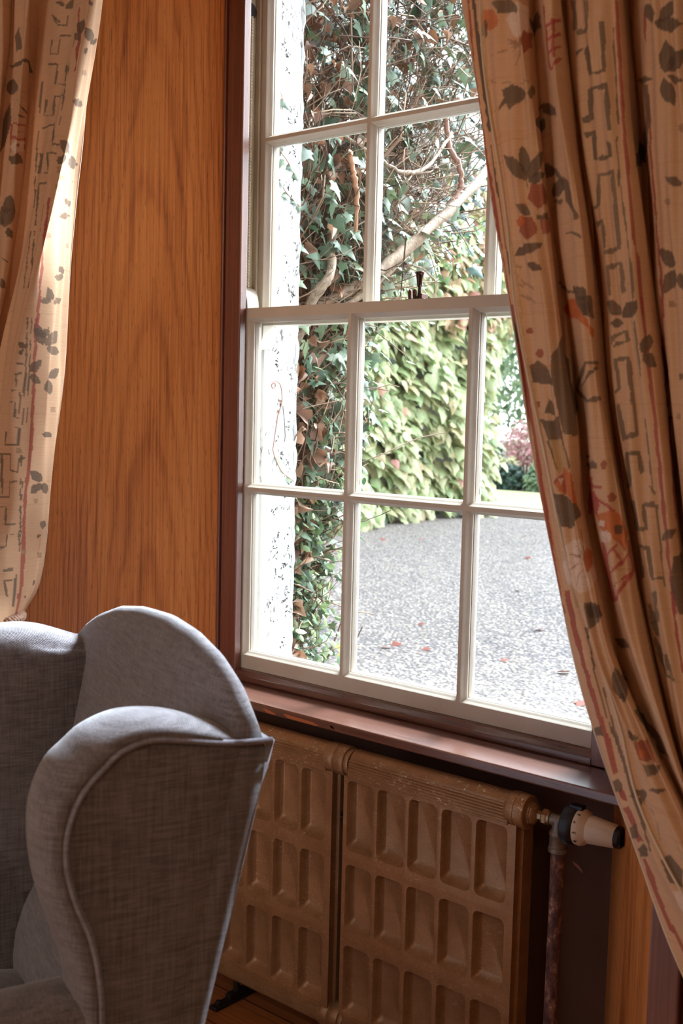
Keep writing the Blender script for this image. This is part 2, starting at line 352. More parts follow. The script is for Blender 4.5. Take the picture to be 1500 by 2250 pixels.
# splayed oak sides of the recess
def splay(name, p0, p1, mt, label, th=.02):
    d = Vector((p1[0]-p0[0], p1[1]-p0[1], 0)).normalized(); n = Vector((d.y, -d.x, 0))
    if (n.x > 0) == (p0[0] < .5): n = -n
    poly = [(p0[0], p0[1]), (p1[0], p1[1]), (p1[0]+n.x*th, p1[1]+n.y*th), (p0[0]+n.x*th, p0[1]+n.y*th)]
    o = MB().prism(poly, lambda a, c: (a, c, FZ), lambda a, c: (a, c, TOPZ+.1)).build(name, mt)
    return struct(o, label)
splay('wall_reveal_left', (WX0, -.022), (LX, FY), oak, 'orange-brown oak panel lining the left side of the window recess')
splay('wall_reveal_right', (WX1, -.022), (RXx, FY), oak_right, 'orange-brown oak panel on the right side of the recess behind the curtain')
struct(MB().prism([(WX0, -.02), (WX1, -.02), (RXx, FY), (LX, FY)], lambda a, c: (a, c, TOPZ), lambda a, c: (a, c, TOPZ+.02)).build('ceiling_recess', oak), 'oak soffit of the window recess')
# narrow corner beads at the recess front edges and back corners
b = MB().box((RXx-.006, FY-.012, FZ), (RXx+.045, FY+.012, TOPZ+.1))
struct(b.build('trim_1', mahog, bevel=.004), 'red-brown wooden edge strip at the right front corner of the recess')
b = MB().box((LX-.045, FY-.012, FZ), (LX+.006, FY+.012, TOPZ+.1))
struct(b.build('trim_2', mahog, bevel=.004), 'red-brown wooden edge strip at the left front corner of the recess')
# dark upright strips that hold the sash in on either side
b = MB().box((-.060, -.024, -.062), (-.004, .0, TOPZ)); b.box((-.070, -.030, -.062), (-.061, .0, TOPZ))
struct(b.build('trim_3', mahog, bevel=.0025, seg=3), 'red-brown varnished upright strip between the oak panel and the sash')
b = MB().box((1.010, -.024, -.062), (1.060, .0, TOPZ)); b.box((1.060, -.030, -.062), (1.069, .0, TOPZ))
struct(b.build('trim_4', mahog, bevel=.0025, seg=3), 'red-brown varnished upright strip right of the sash')
struct(MB().box((-.004, -.024, 1.745), (1.010, .0, TOPZ)).build('trim_5', mahog, bevel=.0025), 'red-brown strip above the sashes')
# staff bead under the lower sash
prof = [(0, -.0355), (-.006, -.036), (-.014, -.040), (-.021, -.0455), (-.026, -.0475), (-.0275, -.051), (-.0265, -.060), (-.024, -.0628), (0, -.0628)]
struct(MB().prism(prof, lambda a, c: (-.004, a, c), lambda a, c: (1.012, a, c)).build('trim_6', sillwood, smooth=30), 'glossy brown bead under the lower sash')
# sill board
poly = [(-.09, -.02), (-.145, -.15), (1.145, -.15), (1.09, -.02)]
o = MB().prism(poly, lambda a, c: (a, c, -.084), lambda a, c: (a, c, -.063)).build('trim_7', sillwood, bevel=.004, seg=3)
struct(o, 'glossy brown wooden window sill board above the radiator')
o = MB()
for x0, x1, t in ((.222, .268, .006), (.288, .40, .0075), (.43, .445, .003)):
    o.add([(x0, -.1512, -.0725), (x0+.01, -.1512, -.071), (x1-.02, -.1512, -.0735), (x1, -.1512, -.078), (x1-.008, -.1512, -.0805), (x0+.015, -.1512, -.0795+.0*t),
           (x0, -.1500, -.0725), (x0+.01, -.1500, -.071), (x1-.02, -.1500, -.0735), (x1, -.1500, -.078), (x1-.008, -.1500, -.0805), (x0+.015, -.1500, -.0795)],
          [(0, 1, 2, 3, 4, 5), (6, 7, 1, 0), (7, 8, 2, 1), (8, 9, 3, 2), (9, 10, 4, 3), (10, 11, 5, 4), (11, 6, 0, 5)])
rawwood = mat('bare_wood', hexc(176, 98, 56), .8)
struct(o.build('trim_8', rawwood), 'bare orange patches worn along the sill edge')
# back of the recess under the sill
b = MB().box((WX0-.02, -.022, FZ), (WX1+.02, .05, -.084))
struct(b.build('wall_recess', recess), 'dark brown painted wall behind the radiator')
b = MB().prism([(.980, -.268), (.992, -.272), (1.002, -.281), (1.004, -.287), (.996, -.281), (.984, -.274)], lambda a, c: (a, -.0232, c), lambda a, c: (a, -.0215, c))
struct(b.build('trim_9', mat('pale_chip', hexc(196, 134, 104), .8)), 'pale chip in the dark paint beside the heating pipe')
struct(MB().box((WX0, -.036, FZ), (WX1, -.022, FZ+.10)).build('baseboard_recess', darkwood, bevel=.003), 'dark baseboard behind the radiator')

# ------------------------------------------------------------------ outer masonry
b = MB()
b.box((-6.3, .075, GZ-.2), (-.0125, .20, 2.9)); b.box((-.0125, .075, GZ-.2), (1.02, .20, -.10)); b.box((1.02, .075, GZ-.2), (4.5, .20, 2.9)); b.box((-.0125, .075, 1.80), (1.02, .20, 2.9))
b.box((-.14, .0, -.10), (1.2, .075, -.064)); b.box((-.4, .0, GZ-.2), (1.5, .075, -.10)); b.box((-.4, .0, -.1), (-.062, .075, 2.1)); b.box((1.072, .0, -.1), (1.5, .075, 2.1)); b.box((-.062, .0, 1.81), (1.072, .075, 2.1))
me = b.build('wall_exterior', white)
bm = bmesh.new(); bm.from_mesh(me.data)
for e in [e for e in bm.edges if all(abs(v_.co.x+.0125) < .001 for v_ in e.verts) and abs(e.verts[0].co.z-e.verts[1].co.z) > .5]: pass
bm.to_mesh(me.data); bm.free()
struct(me, 'whitewashed outer wall and window reveal flecked with old ivy marks')
# rough outer arris of the reveal
b = MB(); pts = []
for k in range(120):
    z = -.5+k*.022; pts.append((-.0165+random.uniform(-.002, .0015), .197+random.uniform(-.003, .003), z))
b.tube(pts, [.0065+random.uniform(-.0015, .002) for _ in pts], 7)
struct(b.build('trim_10', white, smooth=True), 'rough whitewashed outer corner of the window reveal')
struct(MB().box((-.0125, .06, -.098), (1.02, .235, -.085)).build('trim_11', white, bevel=.004), 'pale outer window ledge')

# ------------------------------------------------------------------ the sash window
win = empty('window_1', (.5, 0, .85)); win['kind'] = 'structure'; win['label'] = 'cream painted six over six sash window'
XO = [(0.0, .330), (.339, .668), (.677, 1.005)]
def sash(name, y0, zs, x0, x1, z0, z1, horn):
    """painted sash: flat face, moulded glazing bars, mitred mouldings round each pane"""
    b = MB(); D = .042
    X = sorted([x0, x1]+[q for p in XO for q in p]); Z = sorted([z0, z1]+[q for p in zs for q in p])
    hole = lambda xa, xb, za, zb: any(abs(p[0]-xa) < 1e-6 and abs(p[1]-xb) < 1e-6 for p in XO) and any(abs(p[0]-za) < 1e-6 and abs(p[1]-zb) < 1e-6 for p in zs)
    for i in range(len(X)-1):
        for j in range(len(Z)-1):
            if not hole(X[i], X[i+1], Z[j], Z[j+1]):
                b.add([(X[i], y0, Z[j]), (X[i+1], y0, Z[j]), (X[i+1], y0, Z[j+1]), (X[i], y0, Z[j+1])], [(0, 1, 2, 3)])
    prof = [(0, 0), (.0006, .0012), (.0012, .002), (.0022, .0045), (.0042, .0085), (.0068, .0125), (.0085, .0155), (.0085, .0185), (.0073, .0200), (.0073, .0212), (.0088, .0222), (.0094, .030), (.0094, .0335), (.0086, .035), (.0090, .042)]
    for xa, xb in XO:
        for za, zb in zs:
            vs = []
            for o_, d in prof:
                vs += [(xa+o_, y0+d, za+o_), (xb-o_, y0+d, za+o_), (xb-o_, y0+d, zb-o_), (xa+o_, y0+d, zb-o_)]
            fs = [(i*4+k, i*4+(k+1) % 4, (i+1)*4+(k+1) % 4, (i+1)*4+k) for i in range(len(prof)-1) for k in range(4)]
            b.add(vs, fs)
    # back face and rim
    e = .009
    Xb = sorted([x0, x1]+[q for p in XO for q in (p[0]+e, p[1]-e)]); Zb = sorted([z0, z1]+[q for p in zs for q in (p[0]+e, p[1]-e)])
    for i in range(len(Xb)-1):
        for j in range(len(Zb)-1):
            if not (i % 2 == 1 and j % 2 == 1):
                b.add([(Xb[i], y0+D, Zb[j]), (Xb[i], y0+D, Zb[j+1]), (Xb[i+1], y0+D, Zb[j+1]), (Xb[i+1], y0+D, Zb[j])], [(0, 1, 2, 3)])
    b.add([(x0, y0, z0), (x1, y0, z0), (x1, y0, z1), (x0, y0, z1), (x0, y0+D, z0), (x1, y0+D, z0), (x1, y0+D, z1), (x0, y0+D, z1)],
          [(0, 4, 5, 1), (1, 5, 6, 2), (2, 6, 7, 3), (3, 7, 4, 0)])
    for s_ in (0, 1):     # horns
        xa = x0 if s_ == 0 else x1; sg = 1 if s_ == 0 else -1
        wd = .0275
        if horn == 'up':
            pl = [(xa, z1), (xa, z1+.052), (xa+sg*.004, z1+.0535)]+[(xa+sg*(.004+(wd-.004)*math.sin(t)), z1+.0535*math.cos(t)) for t in [k*PI/2/10 for k in range(1, 10)]]+[(xa+sg*wd, z1)]
        else:
            pl = [(xa, z0), (xa, z0-.062), (xa+sg*.012, z0-.060)]+[(xa+sg*(.012+(wd+.006-.012)*math.sin(t)), z0-.060*math.cos(t)) for t in [k*PI/2/10 for k in range(1, 10)]]+[(xa+sg*(wd+.006), z0)]
        b.prism(pl, lambda a, c: (a, y0+.0005, c), lambda a, c: (a, y0+D-.001, c))
    o = b.build(name, cream, win); o.location = (0, 0, 0); o.matrix_parent_inverse = Matrix.Translation((-.5, 0, -.85))
    for xa, xb in XO:
        for za, zb in zs:
            p = MB().box((xa+.0088, y0+.0345, za+.0088), (xb-.0088, y0+.0375, zb-.0088)).build('pane', glass, o)
    return o
low = sash('lower_sash', 0.0, [(0.0, .4235), (.4325, .857)], -.029, 1.034, -.0345, .882, 'up'); low['label'] = 'lower sliding sash'
upp = sash('upper_sash', .052, [(.877, 1.300), (1.309, 1.735)], -.029, 1.034, .842, 1.775, 'down'); upp['label'] = 'upper sliding sash'
PI0 = Matrix.Translation((-.5, 0, -.85))
def wpart(o): o.parent = win; o.matrix_parent_inverse = PI0; return o
for side, xa, xb in (('l', -.052, -.030), ('r', 1.035, 1.058)):
    wpart(MB().box((xa, -.001, -.062), (xb, .12, 1.80)).build('box_lining', lining, bevel=.001))
    if side == 'l': wpart(MB().box((-.0305, .0435, -.06), (-.0165, .0512, 1.79)).build('parting_bead', lining, bevel=.0015))
    else: wpart(MB().box((1.0215, .0435, -.06), (1.0355, .0512, 1.79)).build('parting_bead', lining, bevel=.0015))
wpart(MB().box((-.04, .095, -.062), (-.014, .112, 1.8)).box((1.019, .095, -.062), (1.045, .112, 1.8)).box((-.014, .095, 1.765), (1.019, .112, 1.8)).build('outer_lining', cream))
def twisted(name, path, r, n, turns, mt, parent=None, strands=3, seg=8):
    b = MB(); path = [Vector(p) for p in path]; m = len(path)
    for s_ in range(strands):
        pts = []
        for i, p in enumerate(path):
            T = (path[min(i+1, m-1)]-path[max(i-1, 0)]).normalized()
            a = Vector((0, 1, 0)) if abs(T.y) < .9 else Vector((1, 0, 0)); N = (a-T*a.dot(T)).normalized(); B = T.cross(N)
            t = 2*PI*(turns*i/(m-1)+s_/strands); pts.append(p+(N*math.cos(t)+B*math.sin(t))*r*.55)
        b.tube(pts, r*.56, seg)
    o = b.build(name, mt, parent, smooth=True); return o
cordm = mat('sash_cord_cotton', hexc(196, 184, 158), .9)
wpart(twisted('sash_cord', [(-.0235, .0215+.0*k, .90+.70*k/300) for k in range(301)], .0042, 300, 70, cordm))
b = MB().lathe([(-.004, .019), (.0, .021), (.003, .019), (.003, .0), ], (-.0300, .022, 1.615), (1, 0, 0), 24)
pul = wpart(b.build('sash_pulley', iron, smooth=True))
# fastener on the meeting rail
b = MB(); fx, fy, fz = .512, .030, .882
b.box((fx-.026, fy-.014, fz), (fx+.022, fy+.018, fz+.003))
for dx in (-.019, -.006): b.prism([(dx-.0035, 0), (dx-.0045, .018), (dx-.002, .024), (dx+.002, .024), (dx+.0045, .018), (dx+.0035, 0)], lambda a, c: (fx+a, fy-.012, fz+c), lambda a, c: (fx+a, fy-.006, fz+c))
b.box((fx+.004, fy-.010, fz+.002), (fx+.014, fy+.014, fz+.014))
b.lathe([(0, .0045), (.004, .0062), (.010, .0048), (.026, .0036), (.030, .0055), (.033, .0064), (.040, .0066), (.052, .0086), (.056, .0092), (.058, .0108), (.0605, .0108), (.062, .006)], (fx, fy, fz+.002), (0, 0, 1), 20)
wpart(b.build('sash_fastener', mat('bronze_fastener', hexc(70, 50, 46), .25, .85), smooth=40, bevel=.0008))

wpart(MB().box((-.031, .0015, -.064), (1.036, .095, -.0347)).build('sill_filler', cream))  # filler box added under the sash so no daylight leaks through
# ------------------------------------------------------------------ radiator
rad = empty('radiator', (.48, -.155, FZ)); tag(rad, 'old bronze-painted cast iron radiator of embossed sections under the window sill', 'radiator')
def rpart(o, par=rad):
    o.parent = par; o.matrix_parent_inverse = Matrix.Translation((-.48, .155, -FZ)); return o
def rrect(x0, x1, z0, z1, r, y, n=4):
    out = []
    for cx, cz, a0 in ((x1-r, z1-r, 0), (x0+r, z1-r, 90), (x0+r, z0+r, 180), (x1-r, z0+r, 270)):
        for k in range(n+1):
            t = math.radians(a0+90*k/n); out.append((cx+r*math.cos(t), y, cz+r*math.sin(t)))
    return out
def section(x0):
    b = MB(); yf = -.182; n = 5
    xs = [(x0+.0095+.0838*k, x0+.0095+.0838*k+.0735) for k in range(5)]; zs = [(-.3265, -.170), (-.5085, -.358), (-.7020, -.5425)]
    xb = [x0]+[(xs[k][1]+xs[k+1][0])/2 for k in range(4)]+[x0+.4375]; zb = [-.162, (-.3265-.358)/2, (-.5085-.5425)/2, -.708]
    for i, (a, c) in enumerate(xs):
        for j, (lo, hi) in enumerate(zs):
            tx0, tx1, tz1, tz0 = xb[i], xb[i+1], zb[j], zb[j+1]
            rings = [rrect(a, c, lo, hi, .013, yf+.0006), rrect(a+.0015, c-.0015, lo+.0015, hi-.0015, .012, yf+.003), rrect(a+.003, c-.003, lo+.006, hi-.003, .011, yf+.012),
                     rrect(a+.007, c-.006, lo+.015, hi-.006, .009, yf+.023), rrect(a+.010, c-.008, lo+.020, hi-.009, .007, yf+.0245)]
            m = len(rings[0]); vs = sum(rings, [])+[(tx1, yf, tz1), (tx0, yf, tz1), (tx0, yf, tz0), (tx1, yf, tz0)]
            o0 = m*len(rings); fs = []
            for r_ in range(len(rings)-1): fs += [(r_*m+k, r_*m+(k+1) % m, (r_+1)*m+(k+1) % m, (r_+1)*m+k) for k in range(m)]
            fs.append(tuple(range((len(rings)-1)*m, len(rings)*m)))
            for q in range(4):
                s0 = q*5
                for k in range(4): fs.append((o0+q, s0+k, s0+k+1))
                fs.append((o0+q, s0+4, (s0+5) % m, o0+(q+1) % 4))
            b.add(vs, fs)
    X0, X1, Z0, Z1 = x0, x0+.4375, -.708, -.162
    for ya, yb, i0, i1 in ((yf, yf+.010, 0, .004), (yf+.010, yf+.022, .004, .004), (yf+.022, yf+.024, .004, -.003), (yf+.024, -.122, -.003, -.003)):
        A = [(X0+i0, ya, Z0), (X1-i0, ya, Z0), (X1-i0, ya, Z1), (X0+i0, ya, Z1)]; B = [(X0+i1, yb, Z0), (X1-i1, yb, Z0), (X1-i1, yb, Z1), (X0+i1, yb, Z1)]
        b.add(A+B, [(k, (k+1) % 4, (k+1) % 4+4, k+4) for k in range(4)])
    b.add([(X0-.003, -.122, Z0), (X1+.003, -.122, Z0), (X1+.003, -.122, Z1), (X0-.003, -.122, Z1)], [(0, 3, 2, 1)])
    return b
def header(x0, x1, top):
    """ribbed header: tube above (or below) the embossed panel, with narrow raised ribs on its front"""
    pr = []
    n = 7
    z0, z1 = -.165, -.124
    for k in range(n):
        za = z0+(z1-z0)*k/n; h = (z1-z0)/n; yb = -.1835+.0055*(k/n)**2
        pr += [(yb, za), (yb-.0022, za+h*.25), (yb-.0022, za+h*.6), (yb, za+h*.85)]
    for k in range(13):
        t = PI*(1.02-k/12*1.0)
        pr.append((-.152+.026*math.cos(t), -.130+.0225*math.sin(t)))
    pr += [(-.126, -.165)]
    if not top: pr = [(y, -.870-z) for y, z in pr]
    return MB().prism(pr, lambda a, c: (x0, a, c), lambda a, c: (x1, a, c))
for k, x0 in enumerate((.0335, .504)):
    rpart(section(x0).build('section_panel', bronze, smooth=50))
    rpart(header(x0+.012, x0+.418, True).build('ribbed_header', bronze, smooth=50))
    rpart(header(x0+.012, x0+.418, False).build('ribbed_header', bronze, smooth=50))
def collar(x0, x1, z, r=.0335):
    pr = [(0, r*.80), (.001, r*.95), (.004, r), ((x1-x0)*.48, r*1.01), ((x1-x0)*.50, r*.975), ((x1-x0)*.52, r*1.01), (x1-x0-.004, r), (x1-x0-.001, r*.95), (x1-x0, r*.78)]
    return MB().lathe(pr, (x0, -.154, z), (1, 0, 0), 36)
for z in (-.1385, -.7315):
    rpart(collar(.441, .500, z).build('joining_collar', bronze, smooth=50))
    rpart(MB().lathe([(0, .020), (.0, .029), (.006, .031), (.012, .029), (.012, .020)], (.500, -.154, z), (1, 0, 0), 32).build('joint_flange', bronze, smooth=50))
    rpart(collar(.912, .956, z, .0345).build('end_collar', bronze, smooth=50))
    rpart(collar(-.005, .045, z, .0335).build('end_collar', bronze, smooth=50))
rpart(MB().lathe([(0, .004), (0, .009), (.004, .010), (.010, .008), (.014, .004), (.022, .003)], (.484, -.150, -.262), (.25, -1, 0), 12).tube([(.486, -.160, -.262), (.490, -.172, -.252), (.497, -.172, -.250), (.500, -.166, -.266), (.494, -.170, -.276)], .0022, 8).build('air_vent_key', iron, smooth=True), rad)
for x in (.155, .86):
    b = MB().tube([(x, -.155, -.74), (x, -.155, FZ+.02)], .009, 10); b.box((x-.013, -.235, FZ), (x+.013, -.085, FZ+.009)); b.lathe([(0, .009), (.008, .009), (.010, .005)], (x, -.215, FZ+.009), (0, 0, 1), 6)
    b.box((x-.009, -.185, FZ+.009), (x+.009, -.125, FZ+.022))
    rpart(b.build('foot', iron, bevel=.0015))

# thermostatic valve at the radiator's right end
V0 = Vector((.956, -.1545, -.1385)); valve = empty('thermostatic_valve', V0)
tag(valve, 'cream and black thermostatic valve screwed into the radiator end', 'valve')
def vpart(o, lab=None):
    o.parent = valve; o.matrix_parent_inverse = Matrix.Translation(-V0)
    if lab: o['label'] = lab
    return o
AX = (1, 0, 0)
b = MB().lathe([(0, .022), (.003, .0235), (.006, .0235), (.007, .021), (.010, .0215), (.013, .018), (.016, .013), (.018, .010)], V0, AX, 8)
vpart(b.build('union_bush', bronze, smooth=30))
b = MB().lathe([(.016, .0095), (.028, .0095), (.028, .0145), (.030, .0158), (.038, .0158), (.040, .0145)], V0, AX, 6); b.lathe([(.040, .013), (.041, .0148), (.046, .0148), (.047, .012)], V0, AX, 24)
vpart(b.build('union_nut', brass, smooth=30), 'brass union nut')
b = MB().lathe([(.045, .012), (.082, .0125), (.084, .011)], V0, AX, 24); b.lathe([(0, .0125), (.016, .0125), (.020, .0155), (.023, .0175), (.028, .0178), (.030, .0165), (.050, .0165), (.052, .0185), (.060, .019), (.062, .016)], V0+Vector((.062, 0, 0)), (0, 0, -1), 28)
vpart(b.build('valve_body', steel, smooth=40), 'dull metal valve body')
b = MB().lathe([(.080, .020), (.080, .0355), (.082, .0372), (.096, .0378), (.103, .0360), (.106, .033), (.107, .020)], V0, AX, 48)
for k in range(48):
    t = 2*PI*k/48
    if k % 1 == 0: b.box(tuple(V0+Vector((.083, .0374*math.cos(t)-.0006, .0374*math.sin(t)-.0006))), tuple(V0+Vector((.094, .0374*math.cos(t)+.0006, .0374*math.sin(t)+.0006))))
b.box(tuple(V0+Vector((.088, -.010, .034))), tuple(V0+Vector((.114, .008, .0405))))
vpart(b.build('locking_ring', blackpl, smooth=35), 'black ring')
b = MB().lathe([(.104, .031), (.106, .0345), (.112, .0352), (.119, .0330), (.124, .0285), (.128, .0262), (.128, .01)], V0, AX, 48)
vpart(b.build('dial', plastic, smooth=35))
b = MB(); pr = [(.126, .0255), (.132, .0265), (.184, .0212), (.186, .0195)]; n = 48; vs = []
for d, r in pr:
    for k in range(n):
        t = 2*PI*k/n; q = r*(1-.055*max(0, math.cos(t*8))**8*(1 if .128 < d < .185 else .3)); vs.append(V0+Vector((d, q*math.cos(t), q*math.sin(t))))
fs = [(i*n+k, i*n+(k+1) % n, (i+1)*n+(k+1) % n, (i+1)*n+k) for i in range(3) for k in range(n)]+[tuple(range(n))[::-1], tuple(range(3*n, 4*n))]
vpart(b.add(vs, fs).build('turning_head', plastic, smooth=35))
b = MB().lathe([(.183, .0200), (.184, .0212), (.192, .0200), (.194, .018), (.194, .002)], V0, AX, 40)
for k in range(9): b.box(tuple(V0+Vector((.193, -.014+.0035*k, -.012))), tuple(V0+Vector((.1955, -.0128+.0035*k, .012))))
vpart(b.build('end_cap', blackpl, smooth=35))
def dialmark(txt, ang, d=.1135, r=.0353, size=.0105):
    cu = bpy.data.curves.new('lettering', 'FONT'); cu.body = txt; cu.size = size; cu.align_x = 'CENTER'; cu.align_y = 'CENTER'; cu.extrude = .0004
    tmp = bpy.data.objects.new('lettering', cu); me = tmp.to_mesh().copy(); tmp.to_mesh_clear(); bpy.data.objects.remove(tmp)
    t = math.radians(ang); nrm = Vector((.18, math.cos(t), math.sin(t))).normalized()
    upv = Vector((-1, 0, 0)); upv = (upv-nrm*upv.dot(nrm)).normalized(); rg = upv.cross(nrm)
    mm = Matrix((rg, upv, nrm)).transposed().to_4x4(); mm.translation = V0+Vector((d, r*math.cos(t), r*math.sin(t)))
    me.transform(mm); me.materials.clear(); me.materials.append(ink)
    o = bpy.data.objects.new('dial_number', me); C.objects.link(o); return vpart(o)
dialmark('6', 122); dialmark('*', 150); dialmark('5', 181); dialmark('4', 212)
# rising pipe
b = MB().tube([(V0.x+.062, -.1545, -.196), (V0.x+.0622, -.1545, -.34), (V0.x+.061, -.1545, -.52), (V0.x+.0615, -.1545, -.70), (V0.x+.0615, -.1545, FZ)], .0132, 20)
p = b.build('heating_pipe', rust, smooth=True); tag(p, 'flaking dark brown vertical pipe below the thermostatic valve', 'pipe')

# ------------------------------------------------------------------ wing armchair
# local frame: u from the near side to the far side, d towards the chair's front, z up from the floor
CK = Vector((1.0589, -.9955, FZ)); CU = Vector((-.93831, .34579, 0)); CD = Vector((-.34579, -.93831, 0)); CW = .74
chair = empty('wing_armchair', CK+CU*CW*.5+CD*.3); tag(chair, 'wing armchair in blue-grey linen with piped edges, its back to the window', 'armchair')
CPI = Matrix.Translation(-Vector(chair.location))
def cp(u, d, z): p = CK+CU*u+CD*d; return (p.x, p.y, FZ+z)
def cpart(o, par=None, label=None, sub=0):
    if par is None: o.parent = chair; o.matrix_parent_inverse = CPI
    else: o.parent = par
    if label: o['label'] = label
    if sub: m_ = o.modifiers.new('smooth', 'SUBSURF'); m_.levels = sub; m_.render_levels = sub
    return o
def smooth_curve(pts, n, closed=False):
    P = np.array(pts, float); K = len(P); out = []
    rng = K if closed else K-1
    for i in range(rng):
        p0 = P[(i-1) % K] if closed or i > 0 else P[0]; p1 = P[i]; p2 = P[(i+1) % K]; p3 = P[(i+2) % K] if closed or i+2 < K else P[K-1]
        for k in range(n):
            f = k/n; out.append(.5*((2*p1)+(-p0+p2)*f+(2*p0-5*p1+4*p2-p3)*f*f+(-p0+3*p1-3*p2+p3)*f**3))
    if not closed: out.append(P[-1])
    return np.array(out)
# piping line (seam) of the wing: from the rear top corner over the front down to the arm
SEAM = [(.0, 1.014), (.062, 1.018), (.124, 1.029), (.166, 1.034), (.201, 1.025), (.225, 1.006), (.251, .978), (.267, .939), (.270, .895), (.259, .848), (.240, .798), (.229, .744), (.225, .687), (.225, .60)]
OUT = [(.0, 1.016), (.045, 1.026), (.124, 1.054), (.184, 1.059), (.229, 1.046), (.256, 1.027), (.281, 1.004), (.297, .966), (.301, .925), (.296, .872), (.284, .825), (.268, .776), (.255, .725), (.250, .60)]
REAR = [(.0, 1.014), (.013, .940), (.034, .852), (.058, .759), (.085, .649), (.115, .52), (.14, .38), (.15, .24)]
def rear(z): return float(np.interp(z, [r[1] for r in REAR[::-1]], [r[0] for r in REAR[::-1]]))
def wing(side):
    """near wing (side 0) or far wing (side 1): flat outer panel, padded rolled rim, padded inner face"""
    sm = smooth_curve(SEAM, 6); so = smooth_curve(OUT, 6); m = len(sm)
    T = .115; fu = (lambda t: t) if side == 0 else (lambda t: CW-t)
    rings = []
    for kk, (f, t) in enumerate([(-.18, .0065), (-.05, .004), (0.0, .006), (.02, .001), (.25, -.003), (.62, .008), (.92, .028), (1.0, .052), (.95, .074), (.78, .092), (.50, .104), (.15, .111), (-.25, .114)]):
        rings.append([(s_[0]+(o_[0]-s_[0])*f, s_[1]+(o_[1]-s_[1])*f, t) for s_, o_ in zip(sm, so)])
    b = MB(); n = len(rings)
    # outer and inner panels: rows from the seam towards the rear edge
    vs = []; R = 16
    al = np.concatenate([[0], np.cumsum(np.hypot(*(sm[1:]-sm[:-1]).T))]); al = al/al[-1]
    def row(p, i, t0, bulge, edge):
        out = []
        zr = 1.0135-(1.0135-.60)*al[i]**1.7; dr = rear(zr)-(.006 if edge else 0)
        for k in range(R+1):
            f = 1-(1-k/R)**1.6 if edge else k/R
            L = math.hypot(dr-p[0], zr-p[1]); rem = L*(1-f)       # distance left to the rear edge: the outer cover rolls over it
            rl = .034*max(0, 1-rem/.075)**2.0*min(1, L/.08) if edge else 0
            out.append((p[0]+(dr-p[0])*f, p[1]+(zr-p[1])*f, t0+bulge*math.sin(PI*min(1, f))+rl))
        return out
    g_out = [row(rings[0][i], i, rings[0][i][2], -.006, True) for i in range(m)]
    g_in = [row(rings[-1][i], i, rings[-1][i][2], .010, False) for i in range(m)]
    allrows = [list(reversed(g_out[i]))[:-1]+[rings[k][i] for k in range(n)]+g_in[i][1:] for i in range(m)]
    q = len(allrows[0])
    for rw in allrows: vs += [cp(fu(t), d, z) for d, z, t in rw]
    fs = [(i*q+j, i*q+j+1, (i+1)*q+j+1, (i+1)*q+j) for i in range(m-1) for j in range(q-1)]
    fs += [(i*q+q-1, i*q, (i+1)*q, (i+1)*q+q-1) for i in range(m-1)]
    b.add(vs, fs)
    o = cpart(b.build('wing', linen, smooth=180)); 
    # piping along the seam, doubled down the rear edge
    t = .002
    pp = [cp(fu(t-.003), a, c) for a, c in sm]
    cpart(MB().tube(pp, .0042, 8).build('piping', pipingm, smooth=True), o).matrix_parent_inverse = Matrix()
    rr = smooth_curve(REAR, 5)
    pr_ = [cp(fu(.002+.020*min(1, (1.014-c)/.07)), a-.0010, c) for a, c in rr]; 
    cpart(MB().tube(pr_, .0040, 8).build('piping', pipingm, smooth=True), o)
    pr_ = [cp(fu(.004+.0305*min(1, (1.014-c)/.07)), a-.0080*min(1, (1.016-c)/.05), c-.002) for a, c in rr]
    cpart(MB().tube(pr_, .0046, 8).build('piping', pipingm, smooth=True), o)
    return o
w0 = wing(0); w1 = wing(1)
# backrest: domed slab with a lumbar swell; front face padded, rear face flat
b = MB(); NU, NZ = 30, 26
def topz(u):
    f = u/CW
    return float(np.interp(f, [-.02, .02, .08, .16, .28, .42, .56, .70, .84, .93, 1.0], [1.015, 1.048, 1.085, 1.108, 1.124, 1.130, 1.124, 1.108, 1.078, 1.050, 1.020]))
def front(z):
    return float(np.interp(z, [.3, .40, .46, .52, .57, .63, .70, .78, .87, .96, 1.05, 1.14], [.14, .172, .182, .180, .165, .135, .112, .094, .078, .060, .046, .034]))
PR = []   # profile around from rear bottom up over the top and down the front
for k in range(15): PR.append(('r', k/14))
for k in range(1, 12): PR.append(('t', k/12))
for k in range(19): PR.append(('f', 1-k/18))
vs = []
for i in range(NU+1):
    u = .007+(CW-.014)*i/NU; tz = topz(u); R = .085; e = 0
    for kind, f in PR:
        zt = tz-R
        if kind == 'r': z = .24+(zt-.24)*f; d = rear(min(z, 1.014)) if z < 1.014 else rear(1.014)-(z-1.014)*.25
        elif kind == 'f': z = .24+(zt-.24)*f; d = front(z)+.012*(1-((u-CW/2)/(CW/2))**2)
        else:
            t = PI*(1-f); dr = -.0*(zt-1.014)+(rear(1.014)-max(0, zt-1.014)*.25); df = front(zt)+.012*(1-((u-CW/2)/(CW/2))**2)
            z = zt+R*math.sin(t)*(1-e*.25); d = (dr+df)/2+(df-dr)/2*math.cos(t)
        vs.append(cp(u, d, z))
q = len(PR)
fs = [(i*q+j, i*q+j+1, (i+1)*q+j+1, (i+1)*q+j) for i in range(NU) for j in range(q-1)]+[(i*q+q-1, i*q, (i+1)*q, (i+1)*q+q-1) for i in range(NU)]
fs += [tuple(range(q))[::-1], tuple(range(NU*q, NU*q+q))]
bk = cpart(b.add(vs, fs).build('backrest', linen, smooth=180))
